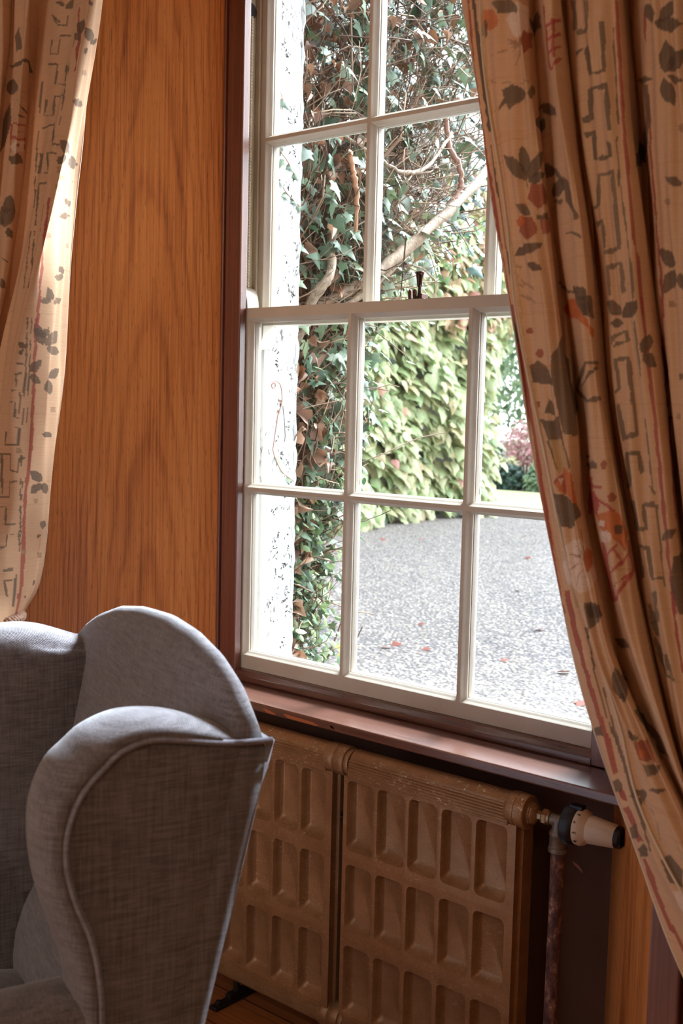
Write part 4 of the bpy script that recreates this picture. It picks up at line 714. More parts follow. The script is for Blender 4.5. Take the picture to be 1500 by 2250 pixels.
PRINT_R=[[4,346,588,438,574,279,562,221,552,192,560,146,562,146,576,108,590,154,594,162,608,208,604,279,608,304,600,450,598],[4,317,602,317,594,279,588,225,588,212,594,192,602,221,606,246,612,292,610,317,610],[3,171,602,167,598,158,596,133,598,117,600,108,604,104,608,104,612,117,614,142,612,158,610,167,606],[6,333,588,338,584,296,578,275,574,275,580,250,584,275,586,288,592,304,590,346,596],[9,258,582,221,580,204,576,183,574,171,570,171,570,183,574,204,576,225,580,271,580],[9,267,582,221,582,196,580,175,580,158,578,129,580,142,578,162,578,175,578,196,580,221,580,271,580],[9,271,582,217,586,188,588,183,588,217,584,267,580],[9,258,582,233,578,225,572,217,568,221,568,229,572,262,576,271,580],[9,267,582,221,584,192,584,175,584,158,584,158,584,175,584,192,584,221,582,267,580],[9,117,562,162,556,183,556,212,554,262,554,300,554,296,554,258,556,212,554,183,558,162,556,121,564],[0,267,608,271,604,208,606,171,606,167,610,150,616,179,616,221,616,238,612],[0,125,600,125,596,121,594,117,594,108,596,108,598,104,602,112,604,117,606,121,606,125,606,129,602],[0,146,536,175,542,188,536,225,542,262,546,225,552,200,554,167,552,171,546],[0,321,554,296,552,275,548,267,546,271,544,275,542,283,542,292,542,317,546,329,550,333,552,329,554],[0,225,484,225,490,217,496,208,498,192,502,162,504,142,506,146,504,150,498,158,494,188,488,204,486],[0,221,488,238,492,246,496,246,500,238,504,225,508,217,510,212,508,208,504,208,500,208,496,212,492],[0,225,486,250,486,271,490,304,492,325,500,329,504,333,508,308,504,271,502,250,498,238,494,225,490],[0,229,484,246,482,258,482,292,484,312,486,317,488,329,492,312,490,300,490,262,490,250,488,238,486],[0,221,486,225,478,229,478,225,486],[6,325,474,317,468,292,466,254,464,242,468,221,472,233,476,242,482,262,482,304,482,317,478],[6,246,450,242,446,217,444,192,442,179,446,146,450,179,454,192,458,208,458,233,458,242,454],[3,200,456,196,454,188,452,179,452,162,452,146,454,146,458,171,458,183,460,188,460,196,460,200,458],[6,325,454,317,448,300,446,262,446,258,450,258,456,288,458,312,460,321,458],[0,229,460,229,462,217,466,208,468,196,468,183,468,150,470,162,468,179,466,188,462,200,460,212,460],[0,258,440,238,440,204,440,179,440,138,438,125,434,117,432,129,432,146,432,188,432,225,434,246,436],[0,238,420,233,424,225,424,204,426,188,426,179,426,167,424,175,424,179,422,188,420,200,420,225,420],[0,312,458,312,456,288,456,250,456,250,458,250,460,288,460,321,462],[9,112,420,129,416,138,410,142,412,129,416,117,422],[9,117,412,142,408,146,408,117,414],[9,129,414,150,410,179,406,183,408,150,412,129,414],[9,112,406,129,402,142,400,171,398,175,398,146,402,129,404,112,406],[9,138,402,167,398,179,396,183,396,167,400,142,404],[9,112,426,138,422,138,424,112,428],[5,62,626,62,622,67,616,67,612,67,606,67,602,67,598,67,592,67,588,67,582,67,578,67,572,67,568,67,562,67,558,62,552,79,546,62,542,83,536,62,532,79,526,92,526,92,530,92,536,92,540,92,546,96,550,92,556,92,562,96,566,88,572,96,576,92,582,96,586,83,592,92,596,79,602,79,606,75,612,75,616,75,622,71,626],[5,75,516,79,510,79,506,79,500,79,496,79,490,79,486,79,480,83,476,83,470,83,466,83,460,83,456,83,450,83,446,83,440,88,436,88,430,88,426,88,420,96,414,92,410,88,404,100,398,100,392,92,388,104,386,104,392,100,398,104,404,104,410,104,414,96,420,96,426,92,430,92,436,88,440,88,446,88,450,88,456,88,460,88,466,88,470,88,476,88,480,88,486,83,490,88,496,83,500,83,506,83,510,83,516],[1,42,628,50,622,50,616,46,612,50,606,42,602,46,596,50,590,42,586,46,580,42,576,42,570,42,566,42,560,42,556,33,552,42,546,38,542,38,536,38,532,38,528,38,522,38,518,33,514,33,508,33,504,33,498,33,494,33,488,38,482,29,478,33,472,25,468,33,462,21,458,29,452,21,448,62,442,71,436,67,430,71,426,71,420,67,416,67,412,67,406,62,402,0,398,0,394,0,388,67,388,67,392,71,398,71,402,75,406,75,412,75,416,75,420,75,426,75,430,71,436,75,440,71,446,71,452,71,456,71,462,71,466,67,472,67,476,62,482,46,488,58,492,46,498,46,502,42,508,46,512,42,518,46,522,46,528,42,532,46,536,46,542,42,546,46,550,46,556,46,560,50,564,46,570,50,574,50,580,54,586,54,590,54,596,58,600,58,606,58,612,58,616,54,622,58,626],[8,108,622,112,616,108,612,112,606,108,602,112,596,108,592,112,586,108,582,108,576,104,572,104,566,104,562,104,556,104,552,104,546,104,542,104,536,104,532,100,526,100,522,100,516,100,512,100,506,100,502,96,496,96,492,96,486,96,482,96,476,96,472,100,468,100,462,100,458,100,454,104,448,104,444,112,438,108,434,112,430,117,424,117,420,117,416,117,410,121,406,117,400,117,396,121,392,117,386,121,386,125,392,125,396,125,400,125,406,125,410,125,416,121,420,121,424,121,430,121,434,121,438,117,444,112,448,117,452,108,458,108,462,104,468,104,472,104,476,104,482,104,486,104,492,104,496,104,502,104,506,104,512,104,516,108,522,108,526,108,532,108,536,112,542,112,546,112,552,112,556,112,562,112,566,112,572,117,576,117,582,117,586,117,592,117,596,117,602,117,606,117,612,117,616,117,622],[0,454,602,458,596,442,598,342,598,329,600,321,604,438,610,450,610,458,604],[7,475,608,488,600,488,596,492,590,492,586,488,582,488,578,483,574,483,570,479,566,479,562,500,558,496,564,496,568,500,572,500,576,504,580,508,584,500,590,500,594,504,598,504,602],[7,500,588,550,588,579,592,575,594,546,590,500,590],[7,500,578,550,578,575,582,571,584,546,580,500,580],[7,500,570,550,570,575,574,567,574,546,572,500,572],[7,496,558,550,560,575,566,562,566,542,562,488,560],[7,538,592,538,588,542,582,538,578,533,574,525,570,538,564,546,564,550,570,550,574,550,578,554,584,554,588,554,592],[0,346,546,429,542,433,538,442,536,458,532,483,528,488,528,488,530,488,532,475,536,454,542,442,544],[0,342,536,321,530,296,526,300,524,321,524,333,524,429,526,433,526,438,528,438,530,438,532,433,534],[0,317,494,458,490,471,484,479,480,483,474,483,468,500,462,517,458,521,452,558,454,533,458,525,462,521,466,521,472,504,480,479,486,467,492,429,502],[0,442,476,467,472,475,474,483,476,483,480,483,482,479,484,475,484,462,484,450,484,442,482,438,480],[0,442,472,450,470,462,468,471,466,475,468,475,468,479,468,475,470,471,470,467,470,458,472,450,472],[0,325,444,467,446,496,444,533,440,562,440,492,446,467,446,317,444],[0,475,408,554,404,571,388,508,386,479,396],[0,354,414,421,410,458,404,488,402,488,404,458,406,450,410,367,416],[3,404,398,467,400,508,386,454,386],[2,875,602,879,596,879,592,871,588,867,584,812,586,817,582,883,580,888,586,892,590,896,596,896,600],[2,792,610,796,604,800,598,796,594,796,588,821,586,825,590,825,596,821,602,829,606],[2,812,568,829,570,842,572,838,568,842,562,842,558,850,552,896,550,933,550,938,556,938,560,938,564,942,570,942,574,942,578,942,584,929,584,929,578,929,574,929,570,929,564,925,560,925,556,925,552,896,552,875,552,875,556,875,560,879,564,871,572,825,572,800,572],[2,817,520,858,522,854,528,862,532,867,536,867,540,888,540,925,538,921,534,917,530,917,526,917,520,917,516,917,510,929,510,929,516,929,520,933,526,933,530,933,536,933,542,888,542,838,544,838,538,833,534,833,530,833,526,812,524],[2,821,510,850,512,838,510,838,504,838,500,838,494,875,492,921,492,921,498,921,502,900,504,908,498,908,494,875,496,858,494,858,498,858,504,862,508,858,514,812,514],[2,804,460,846,462,854,468,858,472,858,478,862,482,879,482,912,480,908,478,908,474,908,470,912,464,908,460,908,456,908,452,908,448,908,444,908,440,908,434,908,432,862,432,825,430,838,428,862,428,917,430,921,434,921,440,921,444,921,448,921,452,921,456,921,460,921,464,921,470,921,474,921,478,921,484,879,484,850,484,846,478,833,474,829,468,825,464,800,462],[2,808,448,842,450,838,446,838,442,838,436,838,432,850,432,850,436,854,442,854,446,850,452,804,452],[2,846,400,846,404,850,410,850,414,850,418,871,418,908,420,904,416,904,410,900,406,900,400,921,402,917,406,921,410,921,416,917,422,867,422,838,420,838,414,833,410,833,404,833,400],[2,962,580,962,576,962,572,958,568,958,562,958,558,958,554,958,550,954,544,954,540,954,536,950,532,950,526,946,522,946,518,946,514,950,514,954,518,954,522,954,526,958,532,958,536,958,540,962,544,962,550,962,554,967,558,967,562,967,568,967,572,967,576,971,580],[2,938,506,933,502,933,498,933,492,933,488,933,484,929,480,929,476,929,472,933,472,933,476,938,480,938,484,938,488,938,492,938,498,938,502,942,506],[2,933,472,933,466,933,462,933,458,933,454,938,450,938,446,942,440,942,436,942,432,946,428,946,424,946,420,946,414,946,410,946,406,946,402,946,396,946,392,946,388,950,388,950,392,950,396,954,402,954,406,954,410,954,414,954,420,950,424,950,428,950,432,946,436,946,440,946,446,942,450,942,454,942,458,938,462,938,466,938,472],[1,983,598,983,594,983,590,983,584,979,580,979,576,979,570,979,566,975,562,979,556,975,552,975,548,971,544,971,538,971,534,967,530,967,526,967,522,962,516,962,512,962,508,958,502,958,498,958,492,958,488,958,484,958,478,958,474,958,470,958,464,958,460,958,456,958,450,958,446,958,442,958,436,962,432,962,428,962,422,962,418,962,414,962,408,962,404,962,400,962,394,962,390,962,384,971,386,971,390,971,394,971,400,971,404,971,410,971,414,971,418,971,424,967,428,967,432,967,436,967,442,967,446,967,450,967,456,967,460,967,464,967,470,967,474,967,478,971,484,971,488,971,494,971,498,971,502,975,508,975,512,975,516,979,522,983,526,983,530,983,534,988,540,988,544,988,548,988,552,992,558,992,562,992,566,992,570,996,576,996,580,996,584,1000,590,1000,594,996,598],[0,1288,576,1321,576,1342,578,1375,578,1375,582,1375,584,1375,586,1346,588,1329,586,1304,586,1292,584,1288,580],[0,1267,576,1279,572,1304,570,1333,568,1379,568,1392,570,1400,572,1392,572,1383,574,1346,578,1317,578,1283,578],[0,1296,542,1325,544,1362,548,1362,552,1367,556,1329,560,1317,564,1296,562,1283,558,1275,554,1275,550,1279,546],[0,1312,542,1338,542,1383,542,1392,546,1400,550,1400,554,1396,556,1388,554,1367,554,1329,552,1317,550,1308,546],[0,1308,540,1317,538,1325,536,1333,534,1367,534,1383,534,1388,534,1388,536,1379,536,1367,538,1333,540,1321,540],[0,1288,540,1275,536,1271,532,1275,528,1292,524,1312,522,1325,520,1329,522,1333,526,1333,530,1325,534,1312,536],[0,1271,476,1288,472,1300,470,1308,468,1321,468,1333,468,1346,470,1342,470,1329,472,1321,474,1308,474,1300,474],[0,1292,416,1296,418,1292,422,1283,426,1242,428,1225,430,1200,430,1200,428,1204,426,1217,422,1233,418,1250,416],[0,1288,414,1246,414,1229,412,1221,408,1217,406,1217,402,1221,400,1233,400,1242,402,1275,404,1288,406,1292,410],[0,1308,412,1296,410,1288,406,1292,404,1300,402,1325,400,1338,398,1342,400,1342,402,1342,404,1342,408,1325,410],[0,1258,576,1267,578,1275,582,1271,584,1267,586,1250,590,1229,592,1221,592,1217,590,1212,588,1221,584,1229,582],[0,1242,542,1221,544,1208,546,1196,548,1175,550,1162,552,1154,552,1162,550,1175,546,1200,542,1208,542,1221,542],[1,1217,596,1217,592,1212,588,1208,584,1208,580,1204,576,1212,570,1212,566,1212,566,1217,570,1217,574,1221,578,1221,582,1221,586,1217,592,1217,596],[1,1208,534,1208,530,1204,526,1204,522,1204,518,1208,512,1204,508,1204,504,1200,500,1200,496,1200,492,1200,486,1200,482,1196,478,1196,474,1196,468,1196,464,1192,460,1192,456,1196,450,1192,446,1192,442,1192,438,1196,432,1196,428,1196,424,1196,420,1204,414,1200,410,1200,406,1204,402,1208,396,1208,392,1208,388,1204,384,1217,384,1217,388,1217,392,1217,396,1221,400,1217,406,1217,410,1217,414,1212,418,1204,424,1204,428,1204,432,1200,438,1200,442,1200,446,1200,450,1204,454,1200,460,1204,464,1204,468,1204,472,1204,478,1204,482,1208,486,1208,492,1208,496,1208,500,1212,504,1212,508,1212,512,1217,516,1212,522,1212,526,1212,530,1217,534],[9,1375,506,1371,504,1367,502,1358,502,1338,504,1333,506,1333,506,1333,508,1354,508,1358,508,1371,508,1375,506],[9,1271,392,1254,390,1250,390,1242,390,1238,390,1233,390,1233,392,1238,394,1242,394,1246,394,1250,394,1262,392],[9,1300,458,1300,456,1296,456,1292,456,1262,458,1258,458,1254,460,1258,462,1267,462,1296,460,1296,460,1300,460],[0,1183,544,1188,538,1192,532,1192,528,1196,522,1192,518,1175,516,1154,516,1062,514,1054,508,1046,502,1000,492,992,486,1058,494,1079,502,1150,502,1188,500,1200,502,1200,508,1208,512,1217,516,1217,520,1217,526,1217,530,1212,536,1212,540],[6,154,378,146,376,142,376,133,376,129,376,125,376,125,378,125,378,133,380,138,380,146,380,146,378],[6,179,362,179,360,171,358,162,358,158,358,146,360,146,362,154,362,158,364,167,364,175,364,179,362],[6,125,324,121,322,117,322,112,322,108,322,100,322,104,324,108,326,112,326,117,326,121,326,129,326],[0,112,352,154,356,179,352,217,342,212,338,112,340],[0,300,374,225,360,212,346,221,320,229,304,283,302,429,322,396,342,396,358],[0,108,314,138,298,225,300,221,316,162,312],[0,146,318,171,328,208,324,208,316],[8,133,298,208,300,254,278,146,276],[0,121,298,138,292,142,288,146,282,150,278,154,278,150,282,150,288,146,294,138,298],[0,217,300,221,294,229,290,242,284,250,278,258,280,254,284,246,290,229,294,225,300],[3,125,268,200,280,258,276,271,254,254,254,146,262],[6,133,266,150,270,200,276,246,272,267,268,271,268,250,272,200,276,146,272,121,268],[6,200,278,192,274,162,270,158,264,158,260,162,260,192,266,196,270,200,274,204,278],[4,146,272,167,272,154,266],[0,104,260,92,238,167,236,292,246,267,254,146,260],[4,283,216,196,210,175,202,183,198,238,196,300,196,421,192,438,196,475,206,479,210,467,214,412,212],[4,283,216,175,210,133,204,125,198,146,194,188,192,246,190,292,194,412,194,433,200,433,206,412,210],[4,283,216,171,214,125,208,71,202,71,196,129,194,146,190,188,192,254,196,304,200,312,204,308,210],[4,283,216,183,218,138,216,79,210,62,204,62,198,67,194,129,196,175,198,238,202,271,206,292,210],[4,283,216,246,220,167,222,142,220,125,216,71,210,62,206,75,204,129,204,171,206,192,206,254,212],[4,283,216,292,222,271,228,246,230,162,228,138,224,83,220,92,218,125,214,138,212,167,212,242,214],[4,283,216,317,222,417,226,321,232,279,234,246,236,150,234,142,230,138,226,138,220,146,216,188,216],[4,283,216,421,218,479,230,479,234,450,236,317,240,271,242,246,238,158,232,150,228,154,222,188,218],[4,283,216,429,216,504,226,512,232,508,238,479,240,442,242,317,240,271,236,242,232,188,226,242,222],[3,308,214,300,210,271,208,242,206,242,212,242,216,258,220,288,224,304,222,317,220],[9,254,216,250,212,242,206,238,200,196,194,238,196,238,200,246,206,254,212,262,216],[9,254,216,242,212,183,206,162,202,142,196,146,196,171,202,188,206,242,212,262,216],[9,254,216,188,212,150,210,129,206,129,206,150,208,188,212,258,216],[9,258,216,179,218,133,218,133,218,171,216,258,216],[9,258,216,246,222,183,224,158,228,154,228,179,224,242,220,254,216],[9,258,216,267,222,267,226,271,232,271,236,262,236,262,232,262,226,258,222,254,216],[0,171,184,229,186,288,184,300,176,179,174],[0,492,400,579,400,583,384,517,386,500,392],[3,371,396,475,400,492,388,583,376,571,370,479,384],[0,608,354,550,354,483,354,462,350,446,344,438,340,421,336,446,330,471,326,504,326,571,328,567,330,504,330,483,328,458,332,442,336,450,340,462,344,483,348,492,352,550,352,604,352],[0,458,338,492,342,508,346,608,350,596,352,500,348,479,342,450,338],[6,538,284,533,282,529,280,521,280,512,280,508,282,508,282,508,284,521,286,525,286,533,286,538,284],[6,554,262,550,260,542,258,538,258,529,258,529,260,525,262,529,262,533,264,542,264,546,264,550,262],[0,438,286,475,288,479,288,442,288],[0,496,284,496,280,483,280,454,278,446,280,438,282,471,284,483,286,492,284],[7,458,274,446,268,446,264,438,260,429,254,429,250,421,244,438,246,446,250,462,256,467,260,475,266,475,270,479,274],[7,450,266,483,266,504,266,508,268,488,268,467,270],[7,458,262,479,258,488,254,492,254,488,260,479,264],[7,479,258,496,256,521,254,538,250,542,252,529,256,504,258,483,260],[7,475,232,471,228,467,222,462,218,454,212,442,206,442,202,438,196,442,192,442,188,442,184,467,186,471,192,471,196,471,200,479,206,479,210,483,216,488,220,488,224,483,228,492,234],[7,462,186,512,194,529,198,550,202,579,206,600,210,588,212,567,208,538,204,525,200,479,192,450,186],[7,588,232,583,226,583,222,588,216,588,210,600,210,600,216,596,222,600,226,600,232],[7,488,220,521,224,538,228,538,230,517,226,479,220],[7,492,208,525,212,546,216,538,222,529,226,525,226,529,220,538,218,521,214,479,208],[7,483,198,529,204,554,206,588,210,583,210,546,208,525,204,471,198],[7,538,214,571,220,596,224,592,224,554,220,533,216],[7,475,232,483,228,508,230,488,234],[7,533,232,546,228,558,224,575,226,554,230,542,232],[7,471,262,492,256,475,246,450,250],[3,475,248,533,252,571,248,596,236,571,226,529,232,479,238],[4,525,234,525,232,508,230,475,228,471,230,467,234,483,236,508,238,525,236],[0,571,240,558,236,542,236,533,236,533,240,538,242,546,242,571,242],[4,500,242,496,240,496,240,488,240,483,240,479,240,479,242,479,242,483,244,488,244,496,244,504,244],[2,838,364,862,366,904,368,900,376,854,374,829,372,829,366,842,366,842,370,858,372,888,374,888,368,858,368,833,368],[2,829,332,850,336,850,342,850,346,846,350,846,354,862,354,883,356,879,352,879,348,879,342,879,338,883,334,879,328,883,324,883,320,883,314,883,310,883,306,871,306,854,304,850,306,850,312,842,316,842,320,838,324,842,324,833,326,825,324,825,320,825,314,825,310,825,306,829,300,875,302,892,304,892,310,892,316,892,320,892,324,892,328,892,334,892,338,892,342,896,348,896,352,892,358,858,358,833,356,833,350,838,346,838,340,838,336,821,334],[2,821,268,858,274,858,278,858,282,858,286,858,290,883,290,883,288,883,282,888,278,904,280,900,284,896,288,892,294,833,292,821,286,821,282,812,278,779,272,767,266],[2,779,258,775,252,788,248,783,242,800,238,900,240,900,246,900,252,892,256,929,256,929,260,883,258,879,252,879,246,883,242,858,242,858,246,858,250,858,256,858,260],[2,804,206,808,212,804,216,804,222,804,226,871,226,867,222,867,218,862,212,867,206,921,208,921,210,888,208,900,214,896,218,900,224,896,230,796,228,783,220,788,216,788,210,788,204],[2,942,382,938,376,938,372,938,368,933,362,933,358,933,354,933,348,929,344,938,344,938,348,942,354,942,358,942,362,946,368,946,372,946,376,946,382],[2,921,316,921,312,925,308,921,302,921,298,921,294,925,290,921,284,921,280,925,276,925,272,925,266,929,266,929,272,929,276,929,280,929,286,929,290,929,294,929,298,929,304,929,308,929,312,929,316],[2,929,258,929,252,929,248,929,244,929,238,929,234,929,230,925,224,925,220,925,216,925,212,921,206,921,202,925,202,929,206,929,212,929,216,929,220,933,226,933,230,933,234,933,240,933,244,933,248,933,252,938,258],[2,917,270,929,264,933,266,921,270],[1,962,398,962,394,962,388,962,384,962,380,962,374,962,370,958,364,958,360,958,356,958,350,958,346,958,342,954,336,954,332,954,326,954,322,954,318,954,314,950,308,950,304,950,300,946,296,946,292,950,288,946,282,946,278,946,274,946,270,950,266,946,260,946,256,946,252,950,248,950,244,954,240,954,236,950,230,946,226,946,222,950,218,954,214,946,208,950,204,946,198,942,194,946,190,938,184,958,186,958,190,958,194,962,200,962,204,967,210,962,214,962,218,962,222,967,228,967,232,967,236,967,240,967,244,967,248,967,252,971,258,967,262,967,266,967,270,967,274,967,278,971,284,967,288,967,292,962,296,967,300,967,304,971,310,971,314,971,318,971,322,971,328,971,332,971,336,971,342,971,346,971,350,971,356,971,360,971,366,971,370,971,374,971,380,971,384,971,388,971,394,971,398],[0,879,386,888,390,883,392,862,394,850,396,833,396,808,396,808,394,821,392,833,388,842,386,854,386],[0,888,384,908,384,942,384,950,386,958,390,958,392,958,396,950,394,938,394,912,394,896,390,888,388],[0,892,380,879,382,862,384,850,384,842,382,838,382,829,380,838,380,842,378,850,378,862,378,879,380],[0,950,360,962,360,975,362,988,366,992,368,988,370,983,372,975,372,962,370,954,368,950,366,946,362],[0,954,360,950,356,950,354,958,352,967,350,983,350,992,350,996,352,992,354,988,358,979,360,962,360],[0,1271,346,1262,346,1254,346,1250,344,1258,344,1254,342,1262,342,1267,342,1271,342,1275,344,1279,344,1275,346],[0,1267,266,1262,268,1254,268,1246,268,1225,266,1208,264,1204,264,1217,264,1246,264,1250,264,1258,264,1267,266],[0,996,242,983,242,971,242,962,242,942,238,938,236,938,234,946,234,967,236,975,236,983,238,992,240],[0,975,224,1025,226,1017,184,962,186,950,204],[1,1196,400,1196,394,1196,390,1192,384,1192,380,1188,376,1179,372,1017,366,1017,362,1017,356,1017,352,1017,348,1017,342,1012,338,1017,334,1017,328,1012,324,1054,324,1054,330,1029,334,1025,338,1171,344,1179,348,1183,352,1183,358,1192,362,1196,366,1204,370,1200,376,1204,380,1208,384,1204,390,1208,394,1204,398],[1,1017,318,1017,314,1017,308,1012,304,1008,300,1008,296,1008,292,1008,288,1008,284,1004,278,1004,274,1000,270,1000,266,1000,260,1000,256,996,252,1000,246,996,242,996,236,1000,236,1000,242,1000,246,1008,250,1004,256,1008,260,1017,264,1012,270,1017,274,1029,278,1038,282,1042,286,1050,290,1046,296,1050,300,1050,304,1058,308,1062,314,1208,318],[9,1254,392,1250,390,1246,390,1242,390,1238,390,1233,390,1233,392,1233,394,1238,394,1242,394,1246,394,1250,394],[9,1254,318,1254,316,1246,316,1238,316,1233,316,1229,316,1229,318,1229,318,1233,320,1242,320,1250,320,1254,318],[1,71,398,67,394,67,390,0,386,0,380,0,376,0,372,0,366,0,362,0,356,0,352,0,348,0,342,0,338,0,332,4,328,4,324,4,318,8,314,25,308,29,304,33,300,29,294,33,290,29,284,25,278,29,274,25,268,25,264,25,258,21,254,25,250,21,244,21,240,21,236,17,230,17,226,21,222,12,216,12,212,12,208,8,202,8,198,8,194,8,190,4,184,4,180,4,176,0,170,17,172,17,176,12,180,17,184,21,190,21,194,21,198,25,204,25,208,29,212,29,218,33,222,33,226,38,232,38,236,38,240,42,246,42,250,42,254,42,260,42,264,42,268,46,274,46,280,46,284,46,290,46,294,46,300,46,304,46,310,46,314,46,320,42,324,46,328,50,334,50,338,42,342,50,348,46,352,54,358,62,362,75,366,79,370,100,376,104,380,104,384,104,390,104,394,104,398],[0,0,384,0,376,0,370,108,370,104,376,104,384],[8,112,404,112,398,112,392,112,388,112,382,112,378,112,372,112,366,112,362,112,358,108,352,108,348,108,342,108,338,108,334,104,328,104,324,104,318,100,314,104,310,100,304,100,300,96,294,100,290,96,284,96,280,96,276,96,270,92,266,96,262,96,258,92,252,92,248,92,244,88,238,88,234,92,230,88,224,88,220,92,216,121,212,121,208,88,202,121,198,79,192,79,188,71,182,71,178,121,180,129,186,129,190,125,194,125,198,133,204,129,208,125,212,133,218,129,222,129,226,125,230,121,236,117,240,112,244,100,248,112,254,104,258,100,262,104,266,108,272,104,276,104,280,108,286,104,290,104,294,108,300,108,304,112,310,108,314,112,320,112,324,112,328,117,334,112,338,117,344,117,348,117,352,117,358,117,362,117,368,117,372,121,378,117,382,121,388,117,392,117,398,117,404],[1,33,188,29,182,29,178,29,174,29,170,25,164,25,160,25,156,25,150,29,146,33,142,29,136,33,132,38,128,33,122,38,118,38,114,42,110,42,106,42,102,46,98,46,94,50,90,50,86,50,82,50,76,50,72,50,66,50,62,62,64,62,68,62,74,62,78,62,84,62,88,58,92,58,96,58,100,54,104,54,108,54,112,54,116,54,120,50,124,54,130,50,134,50,138,50,144,50,148,54,154,50,158,50,162,50,166,58,172,58,176,58,180,58,184,67,190],[1,46,50,46,46,54,44,67,46,67,50,62,54],[1,38,38,42,34,42,30,46,26,38,20,38,16,62,20,58,24,58,28,67,34,67,38,62,42],[1,25,4,25,0,17,-6,17,-10,17,-14,17,-18,17,-22,17,-26,17,-30,17,-34,17,-38,17,-42,21,-44,21,-48,21,-52,21,-56,29,-54,29,-50,29,-46,29,-42,29,-38,25,-36,25,-32,25,-28,29,-24,29,-20,29,-16,33,-10,38,-6,38,-2,38,2,38,6],[0,50,92,50,88,42,88,8,84,4,86,0,88,42,94,50,96,50,94],[0,67,56,54,50,46,50,29,48,38,52,38,56,50,58,58,60,62,58],[0,54,24,46,20,33,18,0,14,12,18,25,24,38,26,67,32,62,28],[0,62,14,46,8,29,6,17,4,25,8,21,10,42,14,58,18,62,16],[5,75,164,75,160,71,156,71,152,71,148,67,142,67,138,62,134,62,130,62,124,62,120,62,116,62,112,62,108,62,104,67,100,67,96,67,92,71,88,71,84,75,84,75,88,71,92,71,96,67,100,67,104,67,108,67,112,67,116,67,122,67,126,67,130,67,134,71,138,71,142,75,148,75,152,75,156,133,164,162,168],[0,71,122,71,118,71,114,71,110,71,106,71,102,71,96,71,92,71,88,75,84,75,80,79,76,83,72,83,68,88,64,88,60,88,56,88,52,88,48,88,44,88,40,88,36,83,32,83,28,79,24,79,20,67,14,79,16,83,20,88,24,88,28,96,34,96,38,96,42,100,46,100,50,100,54,100,58,96,62,96,66,96,70,92,74,92,78,88,82,83,86,83,90,79,94,79,98,79,102,75,106,75,110,75,114,79,120,79,124],[0,167,182,292,184,292,176,167,166],[0,225,118,288,124,304,128,438,128,300,136,292,140,279,142,233,138,217,134,188,128,188,124,217,122],[0,275,122,279,124,271,124,271,126,229,124,217,124,208,124,192,122,212,122,208,120,221,120,233,120],[0,425,156,429,154,433,152,442,152,450,152,462,154,475,156,471,156,471,158,467,160,458,160,442,158],[0,167,100,225,96,196,92,158,94],[6,175,92,288,96,275,82,167,80],[3,221,86,212,84,183,82,171,82,179,86,200,88,212,88,221,88],[0,175,78,296,80,254,74,175,70],[0,283,114,288,110,292,106,300,104,329,96,450,92,446,86,333,82,329,78,479,84,475,88,479,94,475,98,462,100,450,102,450,106,446,108,304,114],[0,142,58,125,58,108,56,104,56,92,54,88,52,79,50,83,50,92,50,104,52,108,52,117,54],[0,150,60,162,60,175,60,196,60,217,62,225,62,254,64,233,64,221,64,208,64,188,64,167,62],[0,142,58,117,54,108,52,100,50,100,48,100,48,100,46,104,46,108,48,117,50,133,54,146,58],[9,108,48,117,46,129,44,138,42,133,38,121,32,117,28,112,24,117,24,121,28,133,34,138,38,138,42,142,46,117,46,117,50],[0,92,12,133,18,150,10,112,-4,83,-2],[4,79,-8,112,-4,75,-22,71,-18],[2,850,198,854,194,850,188,842,182,842,178,796,176,796,174,858,178,875,184,862,188,888,194,896,200],[2,796,188,800,184,796,178,800,174,800,170,804,166,842,168,850,174,846,178,846,182,812,184,808,188],[2,796,166,792,160,796,156,796,152,800,148,812,144,833,140,892,140,900,142,842,142,842,146,833,150,842,156,838,160,808,162,804,166],[2,846,156,842,150,846,146,888,144,892,140,900,140,896,144,896,150,892,154,888,158],[1,942,200,946,196,938,190,938,186,938,182,933,176,929,172,929,168,929,164,929,160,929,156,925,150,925,146,938,148,938,152,938,156,938,160,942,164,942,168,946,174,950,178,946,182,950,186,954,192,954,196,954,200]]
